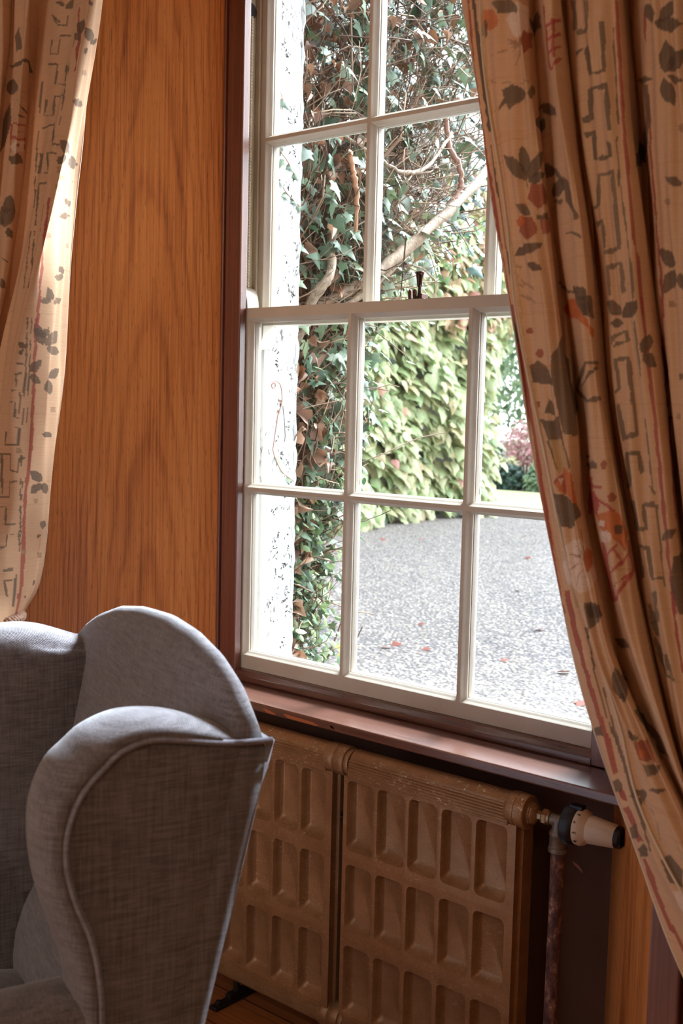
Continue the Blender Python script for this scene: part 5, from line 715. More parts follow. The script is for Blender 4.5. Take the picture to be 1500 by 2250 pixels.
PRINT_L=[[2,317,714,317,704,333,708,342,718,350,720,333,706,312,702,312,712],[2,300,692,325,696,325,686,325,678,342,682,342,688,338,694,346,696,346,690,346,682,321,676,321,686,325,694,296,690],[2,350,672,321,666,321,658,321,648,258,638,262,646,262,652,271,658,300,664,300,658,271,646,262,640,317,648,317,658,321,668,350,674],[2,258,630,317,636,317,626,308,616,346,622,342,628,338,636,350,638,350,630,350,622,300,614,304,624,312,634,254,628],[2,346,608,288,604,288,598,275,590,258,582,233,580,233,582,258,584,254,588,258,594,288,606,350,610],[2,238,574,292,578,283,570,267,562,254,556,296,558,300,564,308,572,321,580,346,584,338,576,342,570,338,562,254,554,254,562,262,568,283,576,238,572],[2,250,546,292,548,292,540,288,532,283,526,279,518,275,510,275,504,267,504,271,510,275,518,275,524,279,532,283,540,288,546,250,544],[2,329,710,350,722,354,722,329,708],[2,275,688,271,682,267,674,267,668,267,662,267,656,258,648,258,642,258,636,258,630,254,622,250,614,250,608,250,600,246,600,246,606,250,614,250,622,250,628,254,636,258,642,258,648,258,654,267,662,267,668,267,674,267,680,271,688],[2,362,658,362,652,362,646,362,638,362,632,358,624,358,618,358,612,358,606,358,598,358,592,354,584,354,578,350,570,346,562,346,556,342,548,333,540,329,532,296,522,288,522,292,528,300,536,342,548,338,554,346,562,346,570,350,578,350,584,354,592,354,598,354,604,358,612,358,618,358,624,358,632,358,638,358,644,358,652,358,658],[2,271,498,267,492,267,486,262,478,258,472,258,466,233,458,221,450,221,444,221,438,212,438,217,444,221,450,225,458,229,464,254,472,258,478,258,484,267,492,267,498],[2,283,498,283,492,279,486,275,478,275,472,271,466,267,458,267,452,262,446,258,438,254,438,258,446,262,452,262,458,267,466,271,472,271,478,275,486,279,492,279,498],[1,279,714,279,708,271,700,271,694,258,686,250,678,254,672,246,664,229,656,238,650,221,650,225,656,225,662,229,670,225,676,238,684,258,692,267,700,271,706,275,714],[1,233,530,233,524,229,518,225,510,225,504,221,498,217,490,208,484,200,478,188,470,175,464,175,458,171,450,171,444,167,438,167,430,167,424,167,418,162,410,162,404,154,404,154,410,158,418,158,424,158,430,162,438,162,444,162,452,162,458,167,464,171,472,179,478,196,484,196,490,200,496,212,504,217,510,221,516,225,524,225,530],[1,250,524,250,518,246,510,242,504,238,496,233,496,242,504,242,510,246,518,246,524],[0,121,582,117,586,175,582,192,584,204,584,229,586,238,586,233,584,233,582,229,578,217,574,200,572],[0,179,572,200,572,221,570,229,570,233,566,229,564,229,562,225,562,200,562,188,564,175,568,175,570],[0,88,584,117,578,117,576,117,572,100,572,71,572,62,572,54,574,12,578,17,580,58,582,71,584],[0,75,636,79,638,83,640,188,626,196,624,204,624,212,622,212,622,204,620,196,618,188,618,83,634],[0,83,696,58,704,58,708,83,708,196,688,208,688,217,688,217,686,217,684,212,680,204,678,196,678],[0,83,696,58,698,46,700,42,702,38,704,38,706,38,706,42,706,46,706,62,702,79,700,83,698],[0,196,672,200,672,204,670,204,668,204,666,200,666,200,664,196,666,196,666,192,668,192,670,192,672],[0,58,532,54,536,54,538,71,538,100,538,108,538,117,536,112,536,112,534,108,532,104,532,92,532],[0,54,524,92,524,108,524,112,522,121,520,125,518,129,516,121,516,112,516,104,516,96,518,50,522],[0,92,458,88,460,88,464,96,464,96,466,104,466,112,466,117,464,117,462,117,460,104,460,100,458],[0,88,456,96,458,104,458,121,456,129,456,133,454,133,452,129,452,125,450,112,450,96,452,92,454],[0,138,428,129,430,129,434,133,436,138,440,142,440,146,442,150,440,150,438,150,434,150,432,142,428],[0,138,426,138,428,142,430,146,430,154,430,154,428,158,428,158,426,154,424,150,424,146,424,142,424],[0,129,426,121,424,104,426,92,426,88,428,83,432,83,432,92,432,104,432,121,432,121,430,129,428],[0,262,686,229,684,221,686,217,688,221,692,225,694,229,696,250,698,262,698,275,698,271,694,267,690],[0,242,678,238,680,242,682,258,686,267,688,275,690,275,690,275,688,275,686,271,684,267,682,258,680],[0,508,506,492,510,479,516,462,524,479,530,488,536,500,540,512,538,521,534,562,534,562,526,542,516],[0,554,528,517,522,512,520,504,520,500,522,496,524,496,526,500,526,504,526,512,528,512,526,525,526],[0,500,506,504,502,504,500,500,498,496,496,488,496,479,494,479,496,479,500,479,502,488,504,496,506],[0,504,452,504,450,504,446,504,444,496,442,488,442,479,442,479,444,479,446,483,448,488,450,496,452],[0,512,508,512,510,512,514,517,516,538,520,558,524,575,526,588,526,604,524,567,518,558,516,542,512],[0,54,558,54,558,54,560,58,560,58,560,58,560,67,558,67,558,62,558,58,558,58,558,58,558],[0,150,388,146,390,146,394,146,398,150,400,158,402,162,404,167,402,167,398,167,394,162,392,158,390],[0,146,388,138,388,133,390,129,392,129,394,129,396,133,400,133,398,142,398,146,396,146,394,146,390],[0,579,656,546,652,533,652,533,656,542,660,554,666,571,672,583,672,592,670,596,668,596,664,592,660],[0,325,722,325,726,329,728,329,728,333,730,338,730,342,732,342,730,338,728,333,726,329,724,325,722],[0,321,720,312,718,304,718,304,720,304,722,304,724,308,726,308,726,312,726,317,726,321,724,321,722],[0,208,708,208,708,208,710,208,712,212,712,217,712,221,714,221,712,221,712,221,710,217,708,212,708],[0,579,684,542,678,496,674,467,676,454,668,425,672,446,680,496,678,550,684,592,688],[0,538,704,533,694,550,696,554,694,558,704,567,714,558,716,550,720,546,712],[0,600,632,579,648,571,626,588,602,621,596],[7,575,622,488,610,454,614,454,616,488,612,579,624],[7,571,614,483,604,454,608,454,608,488,604,575,616],[7,533,600,483,596,450,600,450,602,479,598,567,608],[7,571,624,571,616,571,608,567,600,529,586,521,584,525,592,529,600,538,610,562,622],[7,458,616,458,610,458,602,458,596,454,590,450,590,450,598,454,604,454,610,454,616],[4,458,592,454,588,471,586,496,582,508,586,529,592,517,594,496,596,471,596,454,598],[6,471,592,475,590,475,590,483,590,492,592,488,592,475,594,471,594],[0,458,580,450,576,479,572,508,572,517,576,571,588,508,580,475,584,462,582],[0,538,642,492,632,471,628,454,626,450,628,467,630,488,632,538,642],[0,462,622,471,622,475,622,479,622,483,622,492,622,492,622,492,620,488,620,479,620,471,620,471,620],[0,483,470,508,474,512,474,483,468],[9,83,668,79,666,188,648,196,646,196,650,196,652,192,652,88,670],[9,200,558,200,554,200,554,225,554,225,558,229,560,221,560,200,560],[9,125,556,125,554,162,550,204,546,200,550,200,552,175,552,125,560],[9,42,490,38,488,54,488,96,486,96,488,100,490,83,492,42,494],[9,158,494,158,492,167,490,196,490,196,492,200,494,171,496,162,496],[9,175,542,167,540,204,538,217,538,217,540,221,544,200,542,175,544],[2,179,360,192,360,192,358,179,358],[2,179,350,192,348,188,338,183,330,196,330,196,328,183,330,183,338,188,346,175,348],[2,192,316,183,318,183,310,183,300,171,298,171,306,171,312,171,320,175,328,179,328,175,320,175,312,175,306,171,300,179,300,179,308,183,318,196,318],[2,179,288,171,288,171,278,171,270,183,270,204,270,200,278,200,284,208,284,208,278,208,268,183,268,167,268,167,278,167,288,179,290],[2,221,258,188,258,188,250,188,240,162,238,162,246,162,252,150,254,154,256,167,254,167,246,167,240,183,242,183,250,183,260,221,260],[2,212,210,183,210,183,218,183,226,162,228,162,230,188,228,188,218,188,212,212,212],[2,217,258,217,252,212,244,212,236,212,228,208,220,208,214,204,214,204,222,204,228,208,236,208,244,208,252,212,258],[2,208,198,196,200,196,190,192,178,150,178,150,180,188,180,188,190,192,200,208,200],[2,192,150,167,154,171,168,146,166,146,168,179,168,175,154,196,154],[2,167,112,138,112,138,114,167,114],[2,171,124,138,124,138,128,175,126],[2,167,112,162,104,154,94,146,94,150,104,158,112],[2,179,408,175,400,175,394,171,386,171,380,167,372,167,366,167,358,162,352,162,344,162,338,162,330,158,322,158,316,158,308,158,302,158,294,154,294,154,300,154,308,158,316,158,322,158,330,158,338,158,344,162,352,162,358,162,366,167,372,167,380,171,386,171,394,171,400,175,408],[2,192,408,188,400,183,392,183,386,179,378,179,372,175,364,175,358,171,350,171,344,171,336,171,328,167,322,167,314,167,306,167,300,167,292,162,292,162,300,162,306,167,314,167,322,167,328,167,336,171,344,171,350,171,358,175,364,175,372,179,380,179,386,183,394,183,400,188,408],[2,175,370,175,362,171,356,171,348,171,340,167,334,167,326,167,326,167,334,167,340,167,348,171,356,171,362,171,370],[2,162,258,162,250,158,244,158,236,158,228,154,222,154,214,150,206,150,200,146,192,142,184,138,176,138,168,133,160,129,152,129,144,129,136,129,128,129,120,133,114,133,106,133,98,133,90,133,82,129,80,129,88,129,96,129,104,129,112,129,120,129,128,129,136,129,144,129,152,129,160,133,168,138,176,142,184,146,192,146,198,150,206,150,214,154,222,154,228,158,236,158,244,158,250,158,258],[2,154,228,150,220,150,212,146,204,146,196,142,188,138,178,133,170,129,162,129,154,129,146,125,146,125,154,129,162,129,170,133,178,138,186,142,196,146,204,146,212,150,220,150,228],[1,167,408,162,400,162,394,162,388,158,380,158,374,158,368,154,360,154,354,150,346,150,340,150,332,146,324,146,318,146,310,146,304,142,296,142,288,142,282,142,274,142,266,142,260,142,252,142,244,142,236,146,230,142,222,142,214,142,206,138,198,133,190,133,182,129,174,125,166,125,158,121,148,121,140,121,132,121,124,121,116,121,108,121,100,125,94,121,84,121,76,121,68,125,60,112,58,112,66,117,76,117,84,117,92,117,100,112,108,112,116,112,124,108,132,108,140,108,148,108,156,112,164,117,174,121,182,125,190,129,198,129,206,133,214,133,222,129,228,129,236,129,244,129,252,129,258,125,266,129,274,129,282,129,288,133,296,133,304,133,310,138,318,138,324,138,332,142,340,142,346,146,354,146,360,150,368,150,374,150,380,154,388,154,394,154,402,158,408],[0,138,380,133,384,133,390,138,394,146,396,154,398,158,398,162,396,162,392,158,388,154,384,146,382],[0,133,380,121,380,88,382,75,384,75,388,75,392,79,396,100,396,121,394,129,392,133,388,133,384],[0,129,378,125,374,112,372,83,370,75,370,62,372,54,374,62,376,67,378,79,380,88,380,121,380],[0,162,350,150,350,142,350,138,354,133,358,133,360,133,364,142,364,146,362,154,362,162,358,162,354],[0,158,348,158,344,154,342,150,340,142,338,133,338,129,338,129,340,133,344,138,346,142,348,150,348],[0,100,344,75,344,67,344,58,348,54,350,50,354,50,356,58,356,67,356,79,354,88,352,96,348],[0,100,344,112,340,117,336,117,332,108,330,92,328,79,326,75,328,71,330,71,334,75,338,79,340],[0,58,280,62,282,71,284,79,284,96,284,100,282,104,282,100,280,96,278,88,278,75,278,62,278],[0,88,228,88,232,92,236,100,238,108,240,121,240,129,240,129,238,121,234,117,230,104,228,96,226],[0,83,224,96,226,104,224,112,224,117,220,117,216,117,214,108,214,100,214,96,216,88,218,83,220],[0,75,226,88,224,88,220,88,218,79,214,75,214,54,212,50,214,46,216,46,218,50,222,58,224],[0,183,374,183,378,183,380,188,382,192,382,196,382,200,382,200,382,200,380,196,378,192,376,188,376],[0,183,374,188,374,188,374,192,372,192,370,192,370,188,368,188,368,183,368,183,370,183,372,179,372],[0,179,374,179,376,175,376,175,378,175,380,175,380,179,382,179,380,183,380,183,380,183,378,183,376],[0,46,170,38,172,29,174,29,176,33,178,38,180,50,182,50,180,71,180,75,178,71,174,62,172],[0,58,164,67,164,71,164,75,164,79,164,79,162,79,162,79,162,75,160,71,160,67,162,58,162],[0,71,104,62,104,62,106,58,106,62,108,62,110,58,110,67,110,71,110,71,108,71,106,75,106],[0,92,88,92,90,96,92,100,92,100,92,104,92,108,92,108,92,104,90,104,90,96,88,100,88],[9,58,310,54,306,62,306,71,306,71,310,71,312,67,312,58,312],[9,92,206,92,202,96,202,100,202,104,206,104,208,96,208,92,208],[9,25,140,21,136,33,136,67,136,67,140,71,144,42,142,25,142],[9,104,144,104,142,112,142,121,142,121,144,121,148,112,148,104,148],[9,162,264,158,260,167,260,171,260,171,264,171,266,167,266,162,266]]

# ------------------------------------------------------------------ printed curtains
def cr(P, s):
    K = len(P); i = np.clip(np.floor(s).astype(int), 0, K-2); f = s-i
    sh = (len(s),)+(1,)*(P.ndim-1); f = f.reshape(sh)
    p0 = P[np.maximum(i-1, 0)]; p1 = P[i]; p2 = P[i+1]; p3 = P[np.minimum(i+2, K-1)]
    return .5*((2*p1)+(-p0+p2)*f+(2*p0-5*p1+4*p2-p3)*f*f+(-p0+3*p1-3*p2+p3)*f**3)
def cloth_points(keys, zr, svals, zvals, seed):
    X = np.array([k[1] for k in keys], float); Yd = np.array([k[0] for k in keys], float)
    XZ = cr(X.T, np.clip((zvals-zr[0])/zr[1], 0, zr[2]-1.0001))
    XS = cr(XZ.T.copy(), svals).T; YS = np.repeat(cr(Yd[:, None], svals).T, len(zvals), 0)
    S, Z = np.meshgrid(svals, zvals)
    YS = YS+.004*np.sin(S*5.1+Z*7+seed)+.0025*np.sin(S*11.3-Z*13+seed*2)
    XS = XS+.002*np.sin(Z*17+S*3+seed)
    return np.stack([XS, YS, Z], -1)
PAL = [hexc(112, 92, 76), hexc(176, 82, 72), hexc(124, 106, 88), hexc(214, 122, 72), hexc(238, 214, 196), hexc(92, 72, 60), hexc(172, 94, 70), hexc(190, 88, 84), hexc(206, 170, 122), hexc(184, 146, 118)]
BASE = hexc(224, 184, 148)
def curtain(name, keys, zr, prints, seed, label):
    ns = (len(keys)-1)*34+1; sv = np.linspace(0, len(keys)-1, ns)
    zv = np.concatenate([np.arange(-.70, -.30, .01), np.arange(-.30, 1.62, .0021), np.arange(1.62, 1.90, .01)])
    P = cloth_points(keys, zr, sv, zv, seed)
    nz = len(zv); col = np.tile(np.array(BASE[:3]), (nz, ns, 1))
    rs = np.random.RandomState(int(seed*10))
    for pr in prints:
        c = np.array(PAL[pr[0]][:3]); q = np.array(pr[1:], float).reshape(-1, 2); px_ = q[:, 0]/100; pz = q[:, 1]/500
        if px_.max()-px_.min() > 2.6: continue
        i0, i1 = np.searchsorted(sv, px_.min()-.01), np.searchsorted(sv, px_.max()+.01); j0, j1 = np.searchsorted(zv, pz.min()), np.searchsorted(zv, pz.max()+.001)
        if i1 <= i0 or j1 <= j0: continue
        A, Bz = np.meshgrid(sv[i0:i1], zv[j0:j1]); inside = np.zeros(A.shape, bool); n = len(px_)
        for a in range(n):
            b_ = (a+1) % n; x1, y1, x2, y2 = px_[a], pz[a], px_[b_], pz[b_]
            if y1 == y2: continue
            cnd = ((y1 > Bz) != (y2 > Bz)) & (A < (x2-x1)*(Bz-y1)/(y2-y1)+x1); inside ^= cnd
        k = (.80 if pr[0] != 4 else .9)+.10*rs.rand()
        shade = 1+.16*(rs.rand(*A.shape)-.5)
        sub = col[j0:j1, i0:i1]; sub[inside] = sub[inside]*(1-k)+c*k*shade[inside][:, None]
    idx = np.arange(nz*ns).reshape(nz, ns)
    F = np.stack([idx[:-1, :-1], idx[:-1, 1:], idx[1:, 1:], idx[1:, :-1]], -1).reshape(-1, 4)
    o = np_mesh(name, P.reshape(-1, 3), F, cloth, None, True, col.reshape(-1, 3))
    m_ = o.modifiers.new('thickness', 'SOLIDIFY'); m_.thickness = .0016; m_.offset = 0
    tag(o, label, 'curtain', 'tied-back printed curtains'); return o, P, sv, zv
curR, PR_, svR, zvR = curtain('curtain', KEYS_R, CURTAIN_ZR, PRINT_R, 1.0, 'large flowered curtain drawn across the right side of the window')
curL, PL_, svL, zvL = curtain('curtain', KEYS_L, CURTAIN_ZL, PRINT_L, 2.0, 'flowered curtain left of the oak panel, gathered by a twisted cord')
# seam cord along the leading edge of each curtain
pale = mat('pale_edge_cord', hexc(214, 196, 176), .85)
def edge_cord(P, sv, s, par, r=.0022, off=(0, 0, 0)):
    i = int(np.argmin(abs(sv-s))); pts = [tuple(P[j, i]+np.array(off)) for j in range(0, len(P), 10)]
    o = MB().tube(pts, r, 6).build('edge_piping', pale, par, smooth=True); return o
edge_cord(PR_, svR, 1.0, curR, .0021, (0, -.002, 0)); edge_cord(PR_, svR, 0.0, curR, .0018); edge_cord(PL_, svL, 0.0, curL, .0018)
# twisted tie-back cord round the left curtain
ropem = mat('tie_cord_silk', hexc(178, 140, 118), .6); g = G(ropem); g.b.inputs['Sheen Weight'].default_value = .4
path = []
for k in range(161):
    t = -PI*.98+2*PI*.98*k/160*1.0
    path.append((-.395+.205*math.cos(t), -.555+.085*math.sin(t), .110+.022*math.cos(t)+.006*math.sin(2*t)))
rope = twisted('tieback_cord', path, .0105, 160, 26, ropem); tag(rope, 'twisted pinkish-beige cord holding the left curtain together', 'tieback')
# curtain pole out of sight above the recess
pole = MB().tube([(-.9, -.56, 1.915), (2.1, -.56, 1.915)], .018, 16).lathe([(0, .018), (.01, .03), (.05, .034), (.08, .01)], (2.1, -.56, 1.915), (1, 0, 0)).lathe([(0, .018), (.01, .03), (.05, .034), (.08, .01)], (-.9, -.56, 1.915), (-1, 0, 0))
for x in (-.8, .5, 2.0): pole.box((x-.01, -.56, 1.905), (x+.01, FY, 1.925))
tag(pole.build('curtain_pole', darkwood, smooth=40), 'dark wooden curtain pole above the window recess', 'curtain pole')

# ------------------------------------------------------------------ outside: drive, lawn, border
gr = MB().box((-14, .20, GZ-.1), (9, 11.9, GZ)); gr.box((-14, .20, GZ-.1), (-9, 12.4, GZ))
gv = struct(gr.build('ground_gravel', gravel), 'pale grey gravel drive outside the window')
struct(MB().box((-16, 11.9, GZ-.1), (9, 14.6, GZ+.03)).build('ground_lawn', lawnm, bevel=.02), 'strip of bright lawn beyond the gravel')
struct(MB().box((-30, 14.6, GZ-.1), (20, 46, GZ+.02)).build('ground_border', soil), 'planted border beyond the lawn')
struct(MB().box((-7.0, .2, GZ-.1), (-6.42, 10.6, 5.2)).build('wall_creeper_wing', stone), 'wing of the house covered by creeper')

rs = np.random.RandomState(3)
def template(outline, fold=.25, droop=.15):
    """leaf blade: outline half-points (x>=0) from base to tip, mirrored, folded along the midrib"""
    half = outline; L = [(x, y) for x, y in half]; R = [(-x, y) for x, y in half[1:-1]][::-1]
    pts = L+R; cy = half[-1][1]*.42
    V = [(0, cy, 0)]+[(x, y, -fold*abs(x)-droop*(y-cy)**2) for x, y in pts]; n = len(pts)
    return np.array(V, float), np.array([(0, 1+i, 1+(i+1) % n) for i in range(n)])
IVY = template([(0, 0), (.20, -.16), (.44, -.12), (.34, .10), (.62, .30), (.30, .42), (.17, .68), (0, 1.0)])
CREEP = template([(0, 0), (.24, -.12), (.46, .02), (.52, .34), (.40, .42), (.30, .62), (.16, .86), (0, 1.12)], .35, .25)
OVAL = template([(0, 0), (.20, .15), (.28, .42), (.22, .72), (0, 1.0)], .3, .2)
CRISP = template([(0, 0), (.30, .0), (.42, .30), (.24, .60), (0, .9)], -.9, .8)
def basis(nrm, tipdir):
    n = nrm/np.linalg.norm(nrm, axis=1, keepdims=True); y = tipdir-(tipdir*n).sum(1, keepdims=True)*n
    y /= np.linalg.norm(y, axis=1, keepdims=True)+1e-9; x = np.cross(y, n); return np.stack([x, y, n], -1)
def scatter(name, tmpl, pos, nrm, tip, size, mt, parent=None, jit=.35):
    N = len(pos); V, F = tmpl
    nrm = nrm+rs.normal(0, jit, (N, 3)); tip = tip+rs.normal(0, jit, (N, 3)); B = basis(nrm, tip)
    P = np.einsum('nij,vj->nvi', B, V)*size[:, None, None]+pos[:, None, :]
    FF = (F[None]+(np.arange(N)*len(V))[:, None, None]).reshape(-1, 3)
    return np_mesh(name, P.reshape(-1, 3), FF, mt, parent, True)
def const(v, n): return np.tile(np.array(v, float), (n, 1))

# --- ivy climbing round the left edge of the window
ivy = empty('ivy', (-.3, .4, GZ)); tag(ivy, 'tangled ivy with dead leaves and bare branches growing round the white window reveal', 'ivy')
IPI = Matrix.Translation((.3, -.4, -GZ))
def ip(o, lab=None):
    o.parent = ivy; o.matrix_parent_inverse = IPI
    if lab: o['label'] = lab
    return o
ZO = [-.75, -.10, .10, .30, .50, .70, .83, 1.0, 1.2, 1.4, 1.8, 2.4]; YO = [.40, .43, .48, .53, .56, .60, .66, .73, .90, 1.05, 1.25, 1.4]
def yo(z): return np.interp(z, ZO, YO)
def spots(n, z0, z1, xa, xb, ya=.17, frac0=0.0, frac1=1.0, edge=.04):
    z = rs.uniform(z0, z1, n); f = rs.uniform(frac0, frac1, n); y = ya+(yo(z)-ya)*f+rs.normal(0, edge, n)*f
    x = rs.uniform(xa, xb, n)-.05*(np.sin(z*9)+1)*.5-.03*rs.rand(n)-np.clip((f-.75), 0, 1)*.3*rs.rand(n); return np.stack([x, np.maximum(y, .208), z], 1)
p = np.concatenate([spots(620, .75, 1.35, -.16, .0), spots(760, 1.35, 2.3, -.22, .0), spots(380, .3, .8, -.16, -.01, frac0=.30), spots(160, -.2, .3, -.14, -.01, frac0=.2)])
ip(scatter('ivy_leaves', IVY, p, const((.9, .15, .35), len(p)), const((.25, .05, -1), len(p)), rs.uniform(.028, .062, len(p)), ivygreen, jit=.42)); ivy_leaves_n = len(p)
p = np.concatenate([spots(3000, -.72, .45, -.22, .0, frac0=.15, edge=.05), spots(500, .3, .9, -.22, -.02, frac0=.5, frac1=1.15, edge=.06), spots(1300, .9, 1.30, -.5, -.03, frac0=.6, frac1=1.6, edge=.06)])
ip(scatter('small_leaves', OVAL, p, const((.8, .2, .6), len(p)), const((.3, .2, -.7), len(p)), rs.uniform(.016, .036, len(p)), smallgreen, jit=.6), 'small light green leaves')
p = np.concatenate([spots(430, .2, .95, -.20, -.01, frac1=.45), spots(300, -.2, .3, -.16, -.01, frac1=.30), spots(480, .95, 2.3, -.3, -.02), spots(220, 1.25, 2.2, -.22, .0, frac1=.4)])
ip(scatter('dead_leaves', CRISP, p, const((.8, .0, .3), len(p)), const((.2, .1, -1), len(p)), rs.uniform(.022, .055, len(p)), deadleaf, jit=.7), 'dry brown leaves')
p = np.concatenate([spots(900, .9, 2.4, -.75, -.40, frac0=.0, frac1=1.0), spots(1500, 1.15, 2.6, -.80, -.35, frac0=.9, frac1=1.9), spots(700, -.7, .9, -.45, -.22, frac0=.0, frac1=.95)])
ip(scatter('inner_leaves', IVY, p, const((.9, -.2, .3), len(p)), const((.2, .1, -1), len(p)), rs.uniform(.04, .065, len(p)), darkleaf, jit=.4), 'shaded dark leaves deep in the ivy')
p = spots(1100, -.72, .40, -.20, -.02, frac0=.05, frac1=.9, edge=.03)
ip(scatter('ivy_leaves', IVY, p, const((.85, .1, .45), len(p)), const((.25, .1, -1), len(p)), rs.uniform(.018, .034, len(p)), ivygreen, jit=.5))
def twigs(name, n, z0, z1, xa, xb, r0, r1, ln, mt, f0=0, f1=1.0, dirv=(0, .3, .9), sp_=.7):
    st = spots(n, z0, z1, xa, xb, frac0=f0, frac1=f1); K = 5; S = 4
    d = np.array(dirv)+rs.normal(0, sp_, (n, 3)); d /= np.linalg.norm(d, axis=1, keepdims=True); L = rs.uniform(ln*.5, ln, n)[:, None]
    P = [st]; dd = d
    for k in range(K-1):
        dd = dd+rs.normal(0, .28, (n, 3)); dd /= np.linalg.norm(dd, axis=1, keepdims=True); P.append(P[-1]+dd*L/(K-1))
    P = np.stack(P, 1); T = np.gradient(P, axis=1); T /= np.linalg.norm(T, axis=2, keepdims=True)
    a = np.array([.3, .1, 1.0]); N_ = np.cross(T, a); N_ /= np.linalg.norm(N_, axis=2, keepdims=True)+1e-9; B_ = np.cross(T, N_)
    R = rs.uniform(r0, r1, n)[:, None, None, None]*np.linspace(1, .5, K)[None, :, None, None]
    ang = np.arange(S)*2*PI/S; V = P[:, :, None, :]+R*(N_[:, :, None, :]*np.cos(ang)[None, None, :, None]+B_[:, :, None, :]*np.sin(ang)[None, None, :, None])
    V = V.reshape(-1, 3); V[:, 0] = np.minimum(V[:, 0], -.004); V[:, 1] = np.clip(V[:, 1], .206, yo(V[:, 2])*1.12+.06); q = []
    for k in range(K-1):
        for s_ in range(S): q.append((k*S+s_, k*S+(s_+1) % S, (k+1)*S+(s_+1) % S, (k+1)*S+s_))
    q = np.array(q); F = (q[None]+(np.arange(n)*K*S)[:, None, None]).reshape(-1, 4)
    return ip(np_mesh(name, V, F, mt, None, True))
twigs('twigs', 2200, .9, 2.3, -.30, -.03, .0010, .0030, .34, twig)
twigs('twigs', 1700, -.1, 1.0, -.34, -.03, .0009, .0028, .24, twig, 0, .8)
twigs('twigs', 700, .9, 1.6, -.5, -.05, .0012, .0032, .4, twig, .5, 1.25, (0, .8, .5), .45)
twigs('old_stems', 40, -.6, 2.0, -.30, -.10, .004, .010, .8, twig, 0, .9, (0, .4, 1), .3)
def branch(name, pts, rad, mt, lab=None):
    c = smooth_curve(pts, 8); n = len(c); R = np.interp(np.linspace(0, 1, n), np.linspace(0, 1, len(rad)), rad)*(1+.12*rs.normal(0, 1, n).clip(-1, 1))
    c = c+rs.normal(0, .0015, c.shape); return ip(MB().tube([tuple(q) for q in c], list(R), 9).build(name, mt, smooth=True), lab)
branch('branch', [(-.30, .18, .80), (-.12, .40, .93), (-.04, .56, 1.03), (-.03, .80, 1.19), (-.04, 1.05, 1.36), (-.10, 1.4, 1.62)], [.016, .017, .017, .015, .014], bark, 'thick pale branch rising diagonally')
branch('branch', [(-.25, .25, .80), (-.08, .45, .92), (-.05, .60, 1.02), (-.08, .78, 1.12)], [.010, .010, .008, .005], bark, 'second pale branch below the thick one')
branch('branch', [(-.06, .90, 1.58), (-.05, .915, 1.46), (-.03, .945, 1.40), (-.03, .955, 1.33), (-.05, .91, 1.275)], [.008, .009, .009, .008, .006], redstem, 'reddish hooked stem')
branch('branch', [(-.08, .45, 1.40), (-.05, .56, 1.36), (-.03, .66, 1.33), (-.03, .78, 1.37), (-.05, .93, 1.50)], [.006, .0065, .007, .006, .005], bark, 'pale curved stem')
branch('branch', [(-.03, .410, 1.345), (-.02, .425, 1.28), (-.02, .440, 1.21), (-.03, .448, 1.13)], [.009, .008, .007, .004], mat('split_orange_wood', hexc(128, 86, 58), .7), 'split orange stick')
branch('branch', [(-.16, .24, .60), (-.06, .30, .92), (-.03, .345, 1.01), (-.10, .42, 1.15)], [.014, .015, .014, .011], bark)
branch('branch', [(-.22, .22, -.70), (-.14, .24, -.1), (-.10, .235, .4), (-.16, .24, .8)], [.014, .013, .012, .010], bark)
# tendrils creeping over the white reveal
def tendril(pts, leaves, mt_leaf, r=.0014, col=redstem):
    c = smooth_curve(pts, 6); ip(MB().tube([tuple(q) for q in c], r, 6).build('tendril', col, smooth=True))
    if leaves:
        P = np.array([l[0] for l in leaves], float); 
        ip(scatter('tendril_leaves', IVY, P, const((1, -.15, .2), len(P)), np.array([l[1] for l in leaves], float), np.array([l[2] for l in leaves]), mt_leaf, jit=.12))
tendril([(-.007, .098, .694), (-.006, .108, .699), (-.007, .112, .690), (-.006, .104, .684), (-.006, .097, .692), (-.007, .110, .703), (-.006, .128, .697), (-.007, .138, .672), (-.006, .136, .645), (-.006, .123, .615), (-.006, .116, .58), (-.007, .110, .54), (-.006, .108, .52), (-.006, .124, .49), (-.006, .145, .465), (-.007, .19, .44)],
        [((-.008, .135, .655), (0, -.1, -1), .012), ((-.008, .128, .628), (0, .1, -1), .012), ((-.008, .122, .60), (0, -.2, -1), .009)], deadleaf)
P = np.array([(-.008, .118, .510), (-.008, .140, .480), (-.008, .165, .455), (-.006, .150, .500)]); ip(scatter('tendril_leaves', OVAL, P, const((1, -.1, .1), 4), const((0, .5, -.8), 4), np.array([.030, .028, .024, .016]), paleleaf, jit=.1))
tendril([(-.007, .142, .640), (-.006, .148, .60), (-.006, .152, .56), (-.007, .150, .545)], None, None, .0011, iron)
tendril([(-.012, .105, 1.31), (-.010, .122, 1.287), (-.010, .145, 1.27), (-.010, .163, 1.25), (-.012, .19, 1.23)], [((-.010, .118, 1.305), (0, .1, -1), .030), ((-.010, .122, 1.27), (0, -.3, -1), .026), ((-.010, .15, 1.262), (0, .3, -.8), .024), ((-.010, .172, 1.243), (0, .4, -.8), .024)], ivygreen)
tendril([(-.012, .10, 1.24), (-.010, .12, 1.215), (-.010, .139, 1.193), (-.010, .17, 1.175), (-.012, .20, 1.162)], [((-.010, .125, 1.222), (0, -.2, -1), .028), ((-.010, .140, 1.19), (0, .1, -1), .030), ((-.010, .170, 1.180), (0, .2, -1), .026), ((-.010, .19, 1.165), (0, .4, -1), .022)], ivygreen)
tendril([(-.010, .10, 1.46), (-.010, .112, 1.44), (-.010, .125, 1.415), (-.010, .12, 1.39)], [((-.010, .118, 1.42), (0, .4, -.8), .036), ((-.010, .108, 1.40), (0, -.1, -1), .028), ((-.010, .102, 1.475), (0, -.2, -1), .016)], ivygreen)
